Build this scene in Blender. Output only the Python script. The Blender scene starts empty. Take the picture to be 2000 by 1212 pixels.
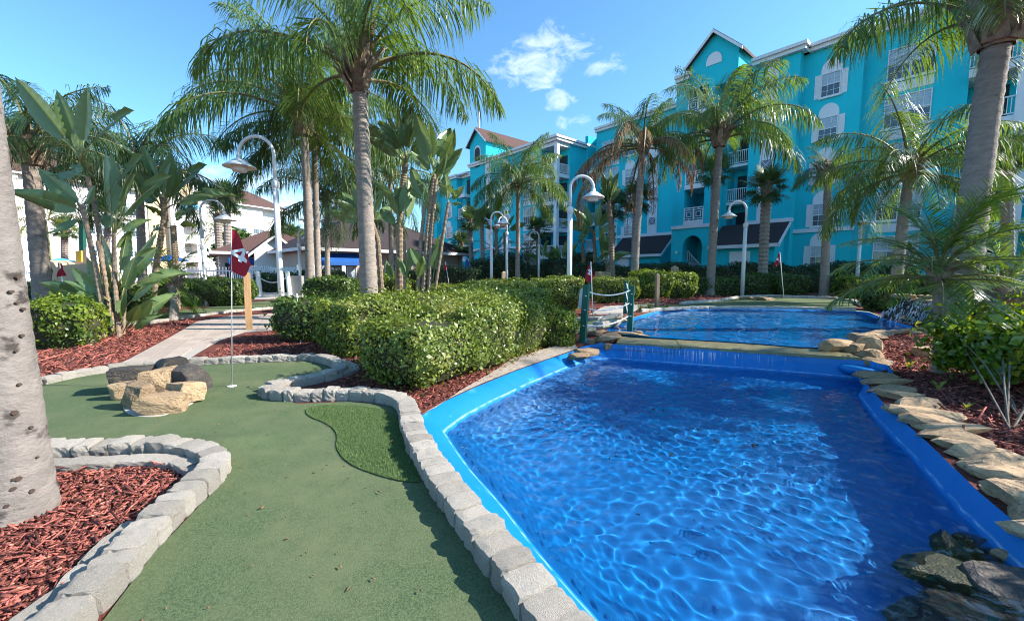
import bpy, bmesh, math, random
import numpy as np
from mathutils import Vector, Matrix, noise, geometry

random.seed(7)
rng = np.random.default_rng(11)
scene = bpy.context.scene
COL = scene.collection
R = math.radians

# ------------------------------------------------------------------ camera
CAM_H, FPX = 1.4, 800.0            # eye height (m), focal length in pixels of a 2000 px wide frame
PITCH = math.atan(76 / 800)
cam = bpy.data.objects.new('camera', bpy.data.cameras.new('camera'))
COL.objects.link(cam)
cam.location = (0, 0, CAM_H)
cam.rotation_euler = (math.pi / 2 - PITCH, 0, 0)
cam.data.sensor_width = 36
cam.data.lens = 36 * FPX / 2000
cam.data.clip_start = 0.05
cam.data.clip_end = 3000
scene.camera = cam

# ------------------------------------------------------------------ sky, sun, exposure
SUN_AZ, SUN_EL = R(91), R(33)      # azimuth clockwise from +Y (the view), elevation
world = bpy.data.worlds.new('World')
scene.world = world
world.use_nodes = True


def build_sky():
    nt = world.node_tree
    N, L = nt.nodes, nt.links
    bg = N['Background']
    sky = N.new('ShaderNodeTexSky')
    sky.sky_type = 'NISHITA'
    sky.sun_disc = False
    sky.sun_elevation = SUN_EL
    sky.sun_rotation = SUN_AZ
    sky.air_density = 1.0
    sky.dust_density = 0.3
    sky.ozone_density = 1.2
    tc = N.new('ShaderNodeTexCoord')

    def math_(op, a, b=None, c=None, clamp=False):
        n = N.new('ShaderNodeMath')
        n.operation = op
        n.use_clamp = clamp
        for i, v in enumerate((a, b, c)):
            if v is None:
                continue
            if isinstance(v, (int, float)):
                n.inputs[i].default_value = v
            else:
                L.new(v, n.inputs[i])
        return n.outputs[0]

    def dot(v):
        n = N.new('ShaderNodeVectorMath')
        n.operation = 'DOT_PRODUCT'
        L.new(tc.outputs['Generated'], n.inputs[0])
        n.inputs[1].default_value = v
        return n.outputs['Value']

    # wispy fair-weather clouds: (azimuth, elevation, half width, half height, weight) in degrees
    clouds = [(2.8, 25.6, 6.4, 3.2, .9), (7.0, 26.8, 4.5, 2.0, .8), (5.2, 27.2, 2.2, 3.4, .8), (6.4, 21.6, 2.8, 1.5, .7), (8.6, 19.2, 3.2, 1.2, .66), (12.5, 24.8, 3.5, 1.6, .5),
              (-33, 8.5, 13, 4.6, .85), (-26, 5.5, 12, 3.5, .9), (-44, 7, 9, 4, .6), (-16, 5, 9, 2.5, .6), (2, 3, 14, 3, .6),
              (-80, 9, 14, 4, .8), (-120, 24, 9, 4, .9), (-150, 12, 16, 5, .8), (170, 30, 8, 4, .9), (130, 11, 14, 4, .8),
              (95, 7, 16, 4, .7), (60, 6, 16, 4, .7), (-95, 40, 8, 4, .8), (140, 48, 9, 5, .8), (-175, 55, 7, 4, .7)]
    total = None
    for az, el, w, h, k in clouds:
        a, e = R(az), R(el)
        c = Vector((math.sin(a) * math.cos(e), math.cos(a) * math.cos(e), math.sin(e)))
        tx = Vector((math.cos(a), -math.sin(a), 0))
        ty = tx.cross(c) * -1
        u = math_('DIVIDE', dot(tx), math.sin(R(w)))
        v = math_('DIVIDE', dot(ty), math.sin(R(h)))
        r2 = math_('ADD', math_('MULTIPLY', u, u), math_('MULTIPLY', v, v))
        m = math_('MULTIPLY', math_('SUBTRACT', 1.0, r2, clamp=True), k)
        m = math_('MULTIPLY', m, math_('GREATER_THAN', dot(c), 0.0))
        total = m if total is None else math_('MAXIMUM', total, m)
    mp = N.new('ShaderNodeMapping')
    mp.inputs['Scale'].default_value = (1, 1, 1.9)
    L.new(tc.outputs['Generated'], mp.inputs[0])
    nz = N.new('ShaderNodeTexNoise')
    nz.inputs['Scale'].default_value = 21
    nz.inputs['Detail'].default_value = 9
    nz.inputs['Roughness'].default_value = .62
    nz.inputs['Distortion'].default_value = .5
    L.new(mp.outputs[0], nz.inputs['Vector'])
    dens = math_('SUBTRACT', math_('ADD', math_('MULTIPLY', total, .72), math_('MULTIPLY', nz.outputs['Fac'], 2.0)), 1.2)
    dens = math_('MULTIPLY', math_('MULTIPLY', dens, .85, clamp=True), math_('MULTIPLY', total, 4.0, clamp=True), clamp=True)
    mix = N.new('ShaderNodeMix')
    mix.data_type = 'RGBA'
    L.new(math_('MULTIPLY', dens, .86), mix.inputs['Factor'])
    wb = N.new('ShaderNodeMix')                     # the photograph's cool white balance
    wb.data_type = 'RGBA'
    wb.blend_type = 'MULTIPLY'
    wb.inputs['Factor'].default_value = 1
    L.new(sky.outputs[0], wb.inputs['A'])
    wb.inputs['B'].default_value = (.60, .96, 1.15, 1)
    L.new(wb.outputs['Result'], mix.inputs['A'])
    mix.inputs['B'].default_value = (6.4, 6.7, 7.0, 1)
    L.new(mix.outputs['Result'], bg.inputs['Color'])
    bg.inputs['Strength'].default_value = 0.125


build_sky()
sun = bpy.data.objects.new('sun', bpy.data.lights.new('sun', 'SUN'))
COL.objects.link(sun)
sun.data.energy = 4.8
sun.data.angle = R(0.53)
sun.data.color = (1.0, .93, .83)
sun.data.cycles.is_caustics_light = True
SUN_DIR = Vector((math.sin(SUN_AZ) * math.cos(SUN_EL), math.cos(SUN_AZ) * math.cos(SUN_EL), math.sin(SUN_EL)))
sun.rotation_euler = SUN_DIR.to_track_quat('Z', 'Y').to_euler()
sun.location = (60, 10, 50)

vs = scene.view_settings
vs.view_transform = 'Standard'
vs.look = 'None'
vs.gamma = 1
vs.use_curve_mapping = False
vs.exposure = 1.15
cy = scene.cycles
cy.use_denoising = True
cy.max_bounces = 8
cy.diffuse_bounces = 3
cy.glossy_bounces = 3
cy.transmission_bounces = 6
cy.transparent_max_bounces = 12
cy.sample_clamp_indirect = 4
cy.caustics_reflective = False
cy.filter_width = 1.05
cy.use_adaptive_sampling = True
cy.adaptive_threshold = 0.02


# ------------------------------------------------------------------ site survey helpers
def view_ray(px, py):
    u, v = (px - 1000) / FPX, (606 - py) / FPX
    ca, sa = math.cos(PITCH), math.sin(PITCH)
    return Vector((u, ca + v * sa, -sa + v * ca))


def sstep(a, b, x):
    t = min(1, max(0, (x - a) / (b - a)))
    return t * t * (3 - 2 * t)


def gz(x, y):
    """ground level: the garden steps up about 0.18 m round the upper pool"""
    return .18 * sstep(6.4, 8.6, y + .25 * (x - 3)) * sstep(.6, 2.2, x)


def G(px, py, dz=0):
    d = view_ray(px, py)
    z = dz
    for _ in range(8):
        t = (z - CAM_H) / d.z
        z = gz(d.x * t, d.y * t) + dz
    return Vector((d.x * t, d.y * t, z))


def GZ(px, py, z):
    d = view_ray(px, py)
    t = (z - CAM_H) / d.z
    return Vector((d.x * t, d.y * t, z))


def A(px, py, Y):
    d = view_ray(px, py)
    t = Y / d.y
    return Vector((d.x * t, Y, CAM_H + d.z * t))


# ------------------------------------------------------------------ objects
def link(o, parent=None):
    COL.objects.link(o)
    if parent is not None:
        o.parent = parent
        root = parent
        loc = Vector(root.location)
        p = root.parent
        if p is not None:                       # parts sit in world axes under their thing
            o.matrix_parent_inverse = Matrix.Identity(4)
            o.matrix_parent_inverse = (p_matrix(parent)).inverted()
        else:
            o.matrix_parent_inverse = root_matrix(root).inverted()
    return o


def root_matrix(o):
    return Matrix.LocRotScale(o.location, o.rotation_euler, o.scale)


def p_matrix(o):
    if o.parent is None:
        return root_matrix(o)
    return p_matrix(o.parent) @ o.matrix_parent_inverse @ root_matrix(o)


def tag(o, label=None, cat=None, group=None, kind=None):
    if label:
        o['label'] = label
    if cat:
        o['category'] = cat
    if group:
        o['group'] = group
    if kind:
        o['kind'] = kind
    return o


def thing(name, label, cat, loc=(0, 0, 0), group=None):
    o = bpy.data.objects.new(name, None)
    o.empty_display_size = .2
    o.location = loc
    COL.objects.link(o)
    return tag(o, label, cat, group)


def mesh_data(name, V, F, m, smooth=False):
    me = bpy.data.meshes.new(name)
    me.from_pydata([tuple(v) for v in V], [], F)
    if smooth:
        me.polygons.foreach_set('use_smooth', [True] * len(me.polygons))
    if m is not None:
        me.materials.append(m)
    me.update()
    return me


def np_mesh(name, V, F, m, smooth=False):
    """fast mesh from arrays: V (n,3), F (m,k) all faces with k corners"""
    V = np.asarray(V, dtype=np.float32)
    F = np.asarray(F, dtype=np.int32)
    me = bpy.data.meshes.new(name)
    n, k = F.shape
    me.vertices.add(len(V))
    me.vertices.foreach_set('co', V.ravel())
    me.loops.add(n * k)
    me.loops.foreach_set('vertex_index', F.ravel())
    me.polygons.add(n)
    me.polygons.foreach_set('loop_start', np.arange(0, n * k, k, dtype=np.int32))
    me.polygons.foreach_set('loop_total', np.full(n, k, dtype=np.int32))
    if smooth:
        me.polygons.foreach_set('use_smooth', np.ones(n, dtype=bool))
    if m is not None:
        me.materials.append(m)
    me.update(calc_edges=True)
    return me


def put(name, me, parent=None, loc=(0, 0, 0), rot=(0, 0, 0), scale=(1, 1, 1)):
    o = bpy.data.objects.new(name, me)
    o.location = loc
    o.rotation_euler = rot
    o.scale = scale if hasattr(scale, '__len__') else (scale,) * 3
    return link(o, parent)


def put_m(name, me, parent, M):
    l, q, s = M.decompose()
    return put(name, me, parent, l, q.to_euler(), s)


class MB:
    """collects boxes, bars, tubes, prisms in world axes; build() links them as one mesh object"""

    def __init__(self):
        self.V, self.F = [], []

    def add(self, V, F):
        b = len(self.V)
        self.V += [tuple(v) for v in V]
        self.F += [tuple(i + b for i in f) for f in F]
        return self

    def box8(self, P):
        return self.add(P, [(0, 3, 2, 1), (4, 5, 6, 7), (0, 1, 5, 4), (1, 2, 6, 5), (2, 3, 7, 6), (3, 0, 4, 7)])

    def box(self, x0, x1, y0, y1, z0, z1):
        return self.box8([(x0, y0, z0), (x1, y0, z0), (x1, y1, z0), (x0, y1, z0), (x0, y0, z1), (x1, y0, z1), (x1, y1, z1), (x0, y1, z1)])

    def bar(self, a, b, w, h=None, up=(0, 0, 1)):
        a, b = Vector(a), Vector(b)
        h = h or w
        d = (b - a).normalized()
        up = Vector(up)
        if abs(d.dot(up)) > .98:
            up = Vector((1, 0, 0))
        s = d.cross(up).normalized() * (w / 2)
        u = s.cross(d).normalized() * (h / 2)
        return self.box8([a - s - u, a + s - u, a + s + u, a - s + u, b - s - u, b + s - u, b + s + u, b - s + u])

    def tube(self, pts, rad, n=8, caps=True):
        pts = [Vector(p) for p in pts]
        m = len(pts)
        rad = rad if hasattr(rad, '__len__') else [rad] * m
        V, F = [], []
        ref = Vector((1, 0, 0)) if abs((pts[-1] - pts[0]).normalized().x) < .9 else Vector((0, 1, 0))
        for i, p in enumerate(pts):
            d = (pts[min(i + 1, m - 1)] - pts[max(i - 1, 0)]).normalized()
            s = ref - d * ref.dot(d)
            s.normalize()
            t = d.cross(s)
            ref = s
            for k in range(n):
                a = 2 * math.pi * k / n
                V.append(p + (s * math.cos(a) + t * math.sin(a)) * rad[i])
        for i in range(m - 1):
            for k in range(n):
                F.append((i * n + k, i * n + (k + 1) % n, (i + 1) * n + (k + 1) % n, (i + 1) * n + k))
        if caps:
            F.append(tuple(range(n - 1, -1, -1)))
            F.append(tuple((m - 1) * n + k for k in range(n)))
        return self.add(V, F)

    def lathe(self, prof, n=16, c=(0, 0, 0)):
        V, F = [], []
        for r, z in prof:
            for k in range(n):
                a = 2 * math.pi * k / n
                V.append((c[0] + r * math.cos(a), c[1] + r * math.sin(a), c[2] + z))
        for i in range(len(prof) - 1):
            for k in range(n):
                F.append((i * n + k, i * n + (k + 1) % n, (i + 1) * n + (k + 1) % n, (i + 1) * n + k))
        return self.add(V, F)

    def prism(self, poly, ext):
        """polygon (list of 3D points) pushed along vector ext"""
        n = len(poly)
        P = [Vector(p) for p in poly]
        Q = [p + Vector(ext) for p in P]
        F = [tuple(range(n - 1, -1, -1)), tuple(range(n, 2 * n))] + [(i, (i + 1) % n, n + (i + 1) % n, n + i) for i in range(n)]
        return self.add(P + Q, F)

    def build(self, name, m, parent=None, smooth=False):
        return put(name, mesh_data(name, self.V, self.F, m, smooth), parent)


def copy_tree(o, parent=None, M=None):
    c = o.copy()
    COL.objects.link(c)
    if parent is not None:
        c.parent = parent
    if M is not None:
        l, q, s = (M @ root_matrix(o)).decompose()
        c.location, c.rotation_euler, c.scale = l, q.to_euler(), s
    for ch in list(o.children):
        copy_tree(ch, c)
    return c


# ------------------------------------------------------------------ materials
def new_mat(name):
    m = bpy.data.materials.new(name)
    m.use_nodes = True
    return m, m.node_tree.nodes, m.node_tree.links, m.node_tree.nodes['Principled BSDF']


def rgb(c):
    return (c[0], c[1], c[2], 1)


def mat(name, c1, c2=None, rough=.65, vscale=3.0, bump=0.0, bscale=30.0, detail=5, spec=.35, island=0.0, rand=0.0, c3=None, s3=1.0, t3=(.55, .7), metal=0, coat=0, bdist=.02, stretch=None):
    """noise mix of two colours (+ a third in patches), bump relief, optional per-island / per-object value change"""
    m, N, L, b = new_mat(name)
    b.inputs['Roughness'].default_value = rough
    b.inputs['Specular IOR Level'].default_value = spec
    b.inputs['Metallic'].default_value = metal
    b.inputs['Coat Weight'].default_value = coat
    tc = N.new('ShaderNodeTexCoord')
    src = tc.outputs['Object']
    if rand:
        oi = N.new('ShaderNodeObjectInfo')
        ad = N.new('ShaderNodeVectorMath')
        ad.operation = 'ADD'
        mu = N.new('ShaderNodeVectorMath')
        mu.operation = 'SCALE'
        mu.inputs[0].default_value = (17, 31, 23)
        L.new(oi.outputs['Random'], mu.inputs['Scale'])
        L.new(src, ad.inputs[0])
        L.new(mu.outputs[0], ad.inputs[1])
        src = ad.outputs[0]
    if stretch:
        mp = N.new('ShaderNodeMapping')
        mp.inputs['Scale'].default_value = stretch
        L.new(src, mp.inputs[0])
        src = mp.outputs[0]

    def nz(scale, det=detail):
        n = N.new('ShaderNodeTexNoise')
        n.inputs['Scale'].default_value = scale
        n.inputs['Detail'].default_value = det
        n.inputs['Roughness'].default_value = .6
        L.new(src, n.inputs['Vector'])
        return n.outputs['Fac']

    def mix(f, a, b_, bt='MIX'):
        n = N.new('ShaderNodeMix')
        n.data_type = 'RGBA'
        n.blend_type = bt
        n.clamp_factor = True
        for s, v in (('Factor', f), ('A', a), ('B', b_)):
            if isinstance(v, (tuple, list)):
                n.inputs[s].default_value = rgb(v)
            elif isinstance(v, (int, float)):
                n.inputs[s].default_value = v
            else:
                L.new(v, n.inputs[s])
        return n.outputs['Result']

    def ramp(v, lo, hi):
        n = N.new('ShaderNodeMapRange')
        n.inputs['From Min'].default_value = lo
        n.inputs['From Max'].default_value = hi
        L.new(v, n.inputs['Value'])
        return n.outputs[0]

    col = mix(ramp(nz(vscale), .3, .7), c1, c2 if c2 else tuple(x * .75 for x in c1))
    if c3:
        col = mix(ramp(nz(s3), *t3), col, c3)
    if island or rand:
        fac = None
        if island:
            ge = N.new('ShaderNodeNewGeometry')
            fac = ge.outputs['Random Per Island']
            amt = island
        else:
            fac = oi.outputs['Random']
            amt = rand
        mr = N.new('ShaderNodeMapRange')
        mr.inputs['To Min'].default_value = 1 - amt
        mr.inputs['To Max'].default_value = 1 + amt
        L.new(fac, mr.inputs['Value'])
        cb = N.new('ShaderNodeVectorMath')
        cb.operation = 'SCALE'
        L.new(col, cb.inputs[0])
        L.new(mr.outputs[0], cb.inputs['Scale'])
        col = cb.outputs[0]
    L.new(col, b.inputs['Base Color'])
    if bump:
        bn = N.new('ShaderNodeBump')
        bn.inputs['Strength'].default_value = bump
        bn.inputs['Distance'].default_value = bdist
        L.new(nz(bscale, 6), bn.inputs['Height'])
        L.new(bn.outputs[0], b.inputs['Normal'])
    return m


def leaf_mat(name, c1, c2, trans=.35, rough=.38, patch=None, pscale=1.2, pt=(.52, .66), spec=.5, tcol=None):
    """leaf: per-leaf colour between c1 and c2, light also passes through"""
    m, N, L, b = new_mat(name)
    ge = N.new('ShaderNodeNewGeometry')
    mx = N.new('ShaderNodeMix')
    mx.data_type = 'RGBA'
    L.new(ge.outputs['Random Per Island'], mx.inputs['Factor'])
    mx.inputs['A'].default_value = rgb(c1)
    mx.inputs['B'].default_value = rgb(c2)
    col = mx.outputs['Result']
    if patch:
        tc = N.new('ShaderNodeTexCoord')
        n = N.new('ShaderNodeTexNoise')
        n.inputs['Scale'].default_value = pscale
        n.inputs['Detail'].default_value = 3
        L.new(tc.outputs['Object'], n.inputs['Vector'])
        mr = N.new('ShaderNodeMapRange')
        mr.inputs['From Min'].default_value, mr.inputs['From Max'].default_value = pt
        L.new(n.outputs['Fac'], mr.inputs['Value'])
        m2 = N.new('ShaderNodeMix')
        m2.data_type = 'RGBA'
        L.new(mr.outputs[0], m2.inputs['Factor'])
        L.new(col, m2.inputs['A'])
        m2.inputs['B'].default_value = rgb(patch)
        col = m2.outputs['Result']
    L.new(col, b.inputs['Base Color'])
    b.inputs['Roughness'].default_value = rough
    b.inputs['Specular IOR Level'].default_value = spec
    tr = N.new('ShaderNodeBsdfTranslucent')
    g = N.new('ShaderNodeMix')
    g.data_type = 'RGBA'
    g.blend_type = 'MULTIPLY'
    g.inputs['Factor'].default_value = 1
    L.new(col, g.inputs['A'])
    g.inputs['B'].default_value = rgb(tcol or (1.5, 1.35, .5))
    L.new(g.outputs['Result'], tr.inputs['Color'])
    ms = N.new('ShaderNodeMixShader')
    ms.inputs[0].default_value = trans
    L.new(b.outputs[0], ms.inputs[1])
    L.new(tr.outputs[0], ms.inputs[2])
    L.new(ms.outputs[0], N['Material Output'].inputs[0])
    return m


def plain(name, c, rough=.5, spec=.4, metal=0, coat=0):
    m, N, L, b = new_mat(name)
    b.inputs['Base Color'].default_value = rgb(c)
    b.inputs['Roughness'].default_value = rough
    b.inputs['Specular IOR Level'].default_value = spec
    b.inputs['Metallic'].default_value = metal
    b.inputs['Coat Weight'].default_value = coat
    return m


def turf_mat(name, c1, c2, worn):
    m, N, L, b = new_mat(name)
    tc = N.new('ShaderNodeTexCoord')

    def nz(s, d):
        n = N.new('ShaderNodeTexNoise')
        n.inputs['Scale'].default_value = s
        n.inputs['Detail'].default_value = d
        n.inputs['Roughness'].default_value = .7
        L.new(tc.outputs['Object'], n.inputs['Vector'])
        return n.outputs['Fac']

    def mix(f, lo, hi, a, b_):
        r = N.new('ShaderNodeMapRange')
        r.inputs['From Min'].default_value = lo
        r.inputs['From Max'].default_value = hi
        L.new(f, r.inputs['Value'])
        n = N.new('ShaderNodeMix')
        n.data_type = 'RGBA'
        L.new(r.outputs[0], n.inputs['Factor'])
        for s, v in (('A', a), ('B', b_)):
            if isinstance(v, tuple):
                n.inputs[s].default_value = rgb(v)
            else:
                L.new(v, n.inputs[s])
        return n.outputs['Result']
    col = mix(nz(130, 4), .38, .62, c1, c2)
    col = mix(nz(1.3, 4), .42, .72, col, worn)
    col = mix(nz(420, 2), .60, .74, col, tuple(min(1, 1.7 * x + .03) for x in c2))
    L.new(col, b.inputs['Base Color'])
    b.inputs['Roughness'].default_value = .9
    b.inputs['Specular IOR Level'].default_value = .15
    bn = N.new('ShaderNodeBump')
    bn.inputs['Strength'].default_value = .7
    bn.inputs['Distance'].default_value = .006
    L.new(nz(300, 3), bn.inputs['Height'])
    L.new(bn.outputs[0], b.inputs['Normal'])
    return m


def water_mat(name, tint=(.93, .98, 1)):
    m, N, L, b = new_mat(name)
    N.remove(b)
    g = N.new('ShaderNodeBsdfGlass')
    g.inputs['IOR'].default_value = 1.33
    g.inputs['Roughness'].default_value = 0
    g.inputs['Color'].default_value = rgb(tint)
    L.new(g.outputs[0], N['Material Output'].inputs[0])
    return m


M = {}
M['mulch'] = mat('mulch_soil', (.22, .058, .040), (.10, .028, .020), rough=.95, vscale=24, bump=1, bscale=60, bdist=.03, c3=(.21, .075, .045), s3=38, t3=(.56, .70))
M['chip'] = mat('mulch_chip', (.36, .115, .088), (.18, .052, .038), rough=.88, vscale=9, island=.85, bump=.6, bscale=90, c3=(.50, .27, .19), s3=26, t3=(.60, .68))
M['turf'] = turf_mat('putting_turf', (.140, .182, .090), (.048, .080, .036), (.150, .172, .088))
M['rough_turf'] = leaf_mat('rough_turf', (.095, .165, .06), (.19, .27, .11), trans=.2, rough=.7, spec=.15)
M['kerb'] = mat('kerb_stone', (.76, .69, .60), (.54, .485, .42), rough=.92, vscale=16, bump=1, bscale=48, rand=.2, c3=(.16, .145, .125), s3=60, t3=(.60, .68), bdist=.035)
M['rock'] = mat('tan_rock', (.47, .335, .20), (.30, .205, .12), rough=.85, vscale=5, bump=.8, bscale=14, rand=.25, c3=(.16, .11, .08), s3=7, t3=(.57, .68), bdist=.04)
M['dark_rock'] = mat('dark_rock', (.085, .075, .066), (.045, .04, .036), rough=.6, vscale=8, bump=.8, bscale=18, rand=.3, c3=(.16, .12, .08), s3=6, bdist=.04)
M['flag_rock'] = mat('flagstone', (.52, .36, .21), (.33, .215, .125), rough=.8, vscale=6, bump=.7, bscale=20, rand=.3, c3=(.15, .12, .09), s3=9, t3=(.56, .68), bdist=.03)
M['algae_rock'] = mat('algae_rock', (.045, .055, .02), (.02, .026, .012), rough=.45, vscale=14, bump=1, bscale=30, rand=.2, c3=(.12, .11, .06), s3=12, bdist=.03)
M['ledge'] = mat('wet_ledge', (.27, .25, .13), (.17, .15, .085), rough=.3, vscale=8, bump=.5, bscale=25, c3=(.10, .085, .05), s3=6, spec=.6)
M['concrete'] = mat('concrete', (.46, .42, .37), (.36, .33, .29), rough=.85, vscale=4, bump=.4, bscale=60, bdist=.006)
M['paver'] = mat('paver', (.47, .385, .325), (.36, .295, .25), rough=.85, vscale=10, bump=.5, bscale=60, rand=.12, bdist=.006)
M['sand'] = mat('sandy_soil', (.46, .40, .34), (.33, .27, .22), rough=.95, vscale=9, bump=.8, bscale=50, bdist=.02, c3=(.20, .10, .07), s3=16, t3=(.58, .68))
M['liner'] = mat('blue_liner', (.003, .195, .55), (.002, .165, .50), rough=.42, vscale=1.3, bump=.12, bscale=9, spec=.4, c3=(.03, .30, .70), s3=5, t3=(.64, .74))


def add_waterline(m, z0, half):
    """chalky deposit on the liner where the water stands"""
    N, L = m.node_tree.nodes, m.node_tree.links
    b = N['Principled BSDF']
    src = b.inputs['Base Color'].links[0].from_socket
    ge = N.new('ShaderNodeNewGeometry')
    sp = N.new('ShaderNodeSeparateXYZ')
    L.new(ge.outputs['Position'], sp.inputs[0])
    nz = N.new('ShaderNodeTexNoise')
    nz.inputs['Scale'].default_value = 9
    nz.inputs['Detail'].default_value = 6
    L.new(ge.outputs['Position'], nz.inputs['Vector'])

    def mth(op, a, b_, clamp=False):
        n = N.new('ShaderNodeMath')
        n.operation = op
        n.use_clamp = clamp
        for i, v in enumerate((a, b_)):
            if isinstance(v, (int, float)):
                n.inputs[i].default_value = v
            else:
                L.new(v, n.inputs[i])
        return n.outputs[0]
    wob = mth('MULTIPLY', mth('SUBTRACT', nz.outputs['Fac'], .5), .02)
    d = mth('ABSOLUTE', mth('SUBTRACT', mth('ADD', sp.outputs['Z'], wob), z0), 0)
    k = mth('SUBTRACT', 1.0, mth('DIVIDE', d, half), True)
    k = mth('MULTIPLY', k, mth('MULTIPLY', mth('SUBTRACT', nz.outputs['Fac'], .36), 4.0, True))
    mx = N.new('ShaderNodeMix')
    mx.data_type = 'RGBA'
    L.new(mth('MULTIPLY', k, .7), mx.inputs['Factor'])
    L.new(src, mx.inputs['A'])
    mx.inputs['B'].default_value = (.40, .62, .78, 1)
    L.new(mx.outputs['Result'], b.inputs['Base Color'])


add_waterline(M['liner'], -.125, .011)
M['water'] = water_mat('pool_water')
M['white_paint'] = mat('white_paint', (.78, .78, .78), (.70, .71, .72), rough=.45, vscale=4)
M['white_trim'] = mat('white_trim', (.76, .76, .77), (.70, .70, .72), rough=.6, vscale=1.5)
M['teal'] = mat('teal_stucco', (.015, .56, .64), (.012, .50, .59), rough=.85, vscale=.6, bump=.25, bscale=40, bdist=.01, c3=(.02, .55, .58), s3=.25)
M['shingle'] = mat('brown_shingle', (.125, .068, .055), (.075, .042, .036), rough=.9, vscale=9, bump=.6, bscale=22, bdist=.03)
M['dark_shingle'] = mat('dark_shingle', (.060, .042, .042), (.035, .026, .028), rough=.9, vscale=9, bump=.6, bscale=22, bdist=.03)
M['glass'] = plain('window_glass', (.055, .085, .11), rough=.08, spec=.7)
M['blind'] = mat('window_blind', (.42, .50, .56), (.30, .37, .43), rough=.2, vscale=3, spec=.6)
M['dark_in'] = plain('dark_interior', (.025, .04, .045), rough=.8)
M['vent'] = mat('vent_grey', (.22, .27, .32), (.17, .2, .25), vscale=8)
M['trunk'] = mat('palm_trunk', (.36, .30, .255), (.23, .195, .17), rough=.9, vscale=5, bump=.8, bscale=16, c3=(.10, .085, .075), s3=4, t3=(.62, .72), rand=.14, bdist=.03, stretch=(1, 1, 2.2))
M['trunk_near'] = mat('palm_trunk_near', (.25, .218, .198), (.16, .14, .128), rough=.92, vscale=7, bump=.7, bscale=26, c3=(.06, .048, .044), s3=4.2, t3=(.59, .66), bdist=.02, stretch=(1, 1, 1.6))
M['boot'] = mat('leaf_boot', (.38, .29, .215), (.17, .115, .08), rough=.9, vscale=7, bump=.8, bscale=25, island=.35)
M['frond'] = leaf_mat('queen_palm_leaf', (.065, .135, .032), (.16, .25, .065), trans=.42)
M['frond_shaded'] = leaf_mat('shaded_palm_leaf', (.040, .095, .040), (.10, .17, .065), trans=.36)  # darker copy of the palm leaf; shade is put into its colour
M['frond_dead'] = leaf_mat('dead_palm_leaf', (.21, .12, .065), (.36, .23, .13), trans=.25, rough=.8, spec=.1, tcol=(1.2, 1, .8))
M['date'] = leaf_mat('date_palm_leaf', (.065, .14, .024), (.17, .28, .050), trans=.42, rough=.3, spec=.7)
M['rachis'] = mat('palm_stalk', (.16, .18, .07), (.20, .15, .08), rough=.6, vscale=5)
M['fan'] = leaf_mat('fan_palm_leaf', (.045, .095, .032), (.085, .145, .05), trans=.25)
M['paddle'] = leaf_mat('paddle_leaf', (.105, .185, .075), (.18, .27, .11), trans=.26, rough=.32, spec=.6)
M['stalk'] = mat('leaf_stalk', (.24, .26, .10), (.32, .30, .14), rough=.6, vscale=6)
M['bop_trunk'] = mat('banana_trunk', (.33, .26, .19), (.20, .14, .10), rough=.9, vscale=9, bump=.8, bscale=30, c3=(.45, .27, .14), s3=5, rand=.15, stretch=(1, 1, 3))
M['hedge_a'] = leaf_mat('hedge_leaf', (.095, .150, .022), (.27, .33, .060), trans=.30, patch=(.42, .42, .12), pscale=1.5, pt=(.60, .72))
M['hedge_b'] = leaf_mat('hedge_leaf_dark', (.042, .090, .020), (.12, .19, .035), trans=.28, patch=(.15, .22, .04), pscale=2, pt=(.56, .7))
M['hedge_y'] = leaf_mat('hedge_leaf_yellow', (.11, .19, .022), (.27, .34, .04), trans=.38, patch=(.07, .13, .02), pscale=2.2, pt=(.5, .62))
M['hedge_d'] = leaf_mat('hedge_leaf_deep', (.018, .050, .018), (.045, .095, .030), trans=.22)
M['hedge_r'] = leaf_mat('glossy_shrub_leaf', (.075, .17, .018), (.22, .33, .03), trans=.5, rough=.22, spec=.8, patch=(.46, .40, .03), pscale=5, pt=(.60, .66))
M['twig'] = mat('hedge_twigs', (.060, .055, .030), (.030, .035, .016), rough=.95, vscale=14, bump=1, bscale=30)
M['bark'] = mat('woody_stem', (.22, .19, .15), (.13, .11, .09), rough=.9, vscale=12, bump=.7, bscale=40)
M['red'] = mat('red_cloth', (.42, .012, .028), (.33, .008, .020), rough=.7, vscale=5)
M['flag_white'] = plain('flag_white', (.80, .80, .82), rough=.7)
M['pole_grey'] = plain('pole_grey', (.45, .45, .46), rough=.4)
M['wood'] = mat('post_wood', (.52, .31, .15), (.42, .24, .115), rough=.75, vscale=4, bump=.4, bscale=14, stretch=(6, 6, .6))
M['old_wood'] = mat('old_wood', (.26, .19, .13), (.18, .13, .09), rough=.85, vscale=4, bump=.4, bscale=14, stretch=(6, 6, .6))
M['green_paint'] = mat('green_paint', (.008, .115, .075), (.006, .085, .06), rough=.5, vscale=3)
M['rope'] = mat('white_rope', (.72, .72, .70), (.6, .6, .58), rough=.8, vscale=30)
M['cream'] = mat('cream_stucco', (.80, .76, .66), (.75, .70, .60), rough=.9, vscale=.5)
M['yellow_wall'] = mat('yellow_stucco', (.66, .52, .30), (.60, .47, .27), rough=.9, vscale=.5)
M['white_wall'] = mat('white_stucco', (.80, .78, .75), (.76, .74, .71), rough=.9, vscale=.5)
M['pink_wall'] = mat('pink_stucco', (.56, .43, .37), (.50, .38, .33), rough=.9, vscale=.6)
M['blue_wall'] = mat('blue_stucco', (.20, .42, .60), (.18, .38, .56), rough=.9, vscale=.5)
M['awning'] = mat('blue_awning', (.015, .11, .40), (.012, .09, .34), rough=.7, vscale=2)
M['awning_light'] = mat('light_blue_awning', (.10, .38, .62), (.08, .33, .56), rough=.7, vscale=2)
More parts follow.
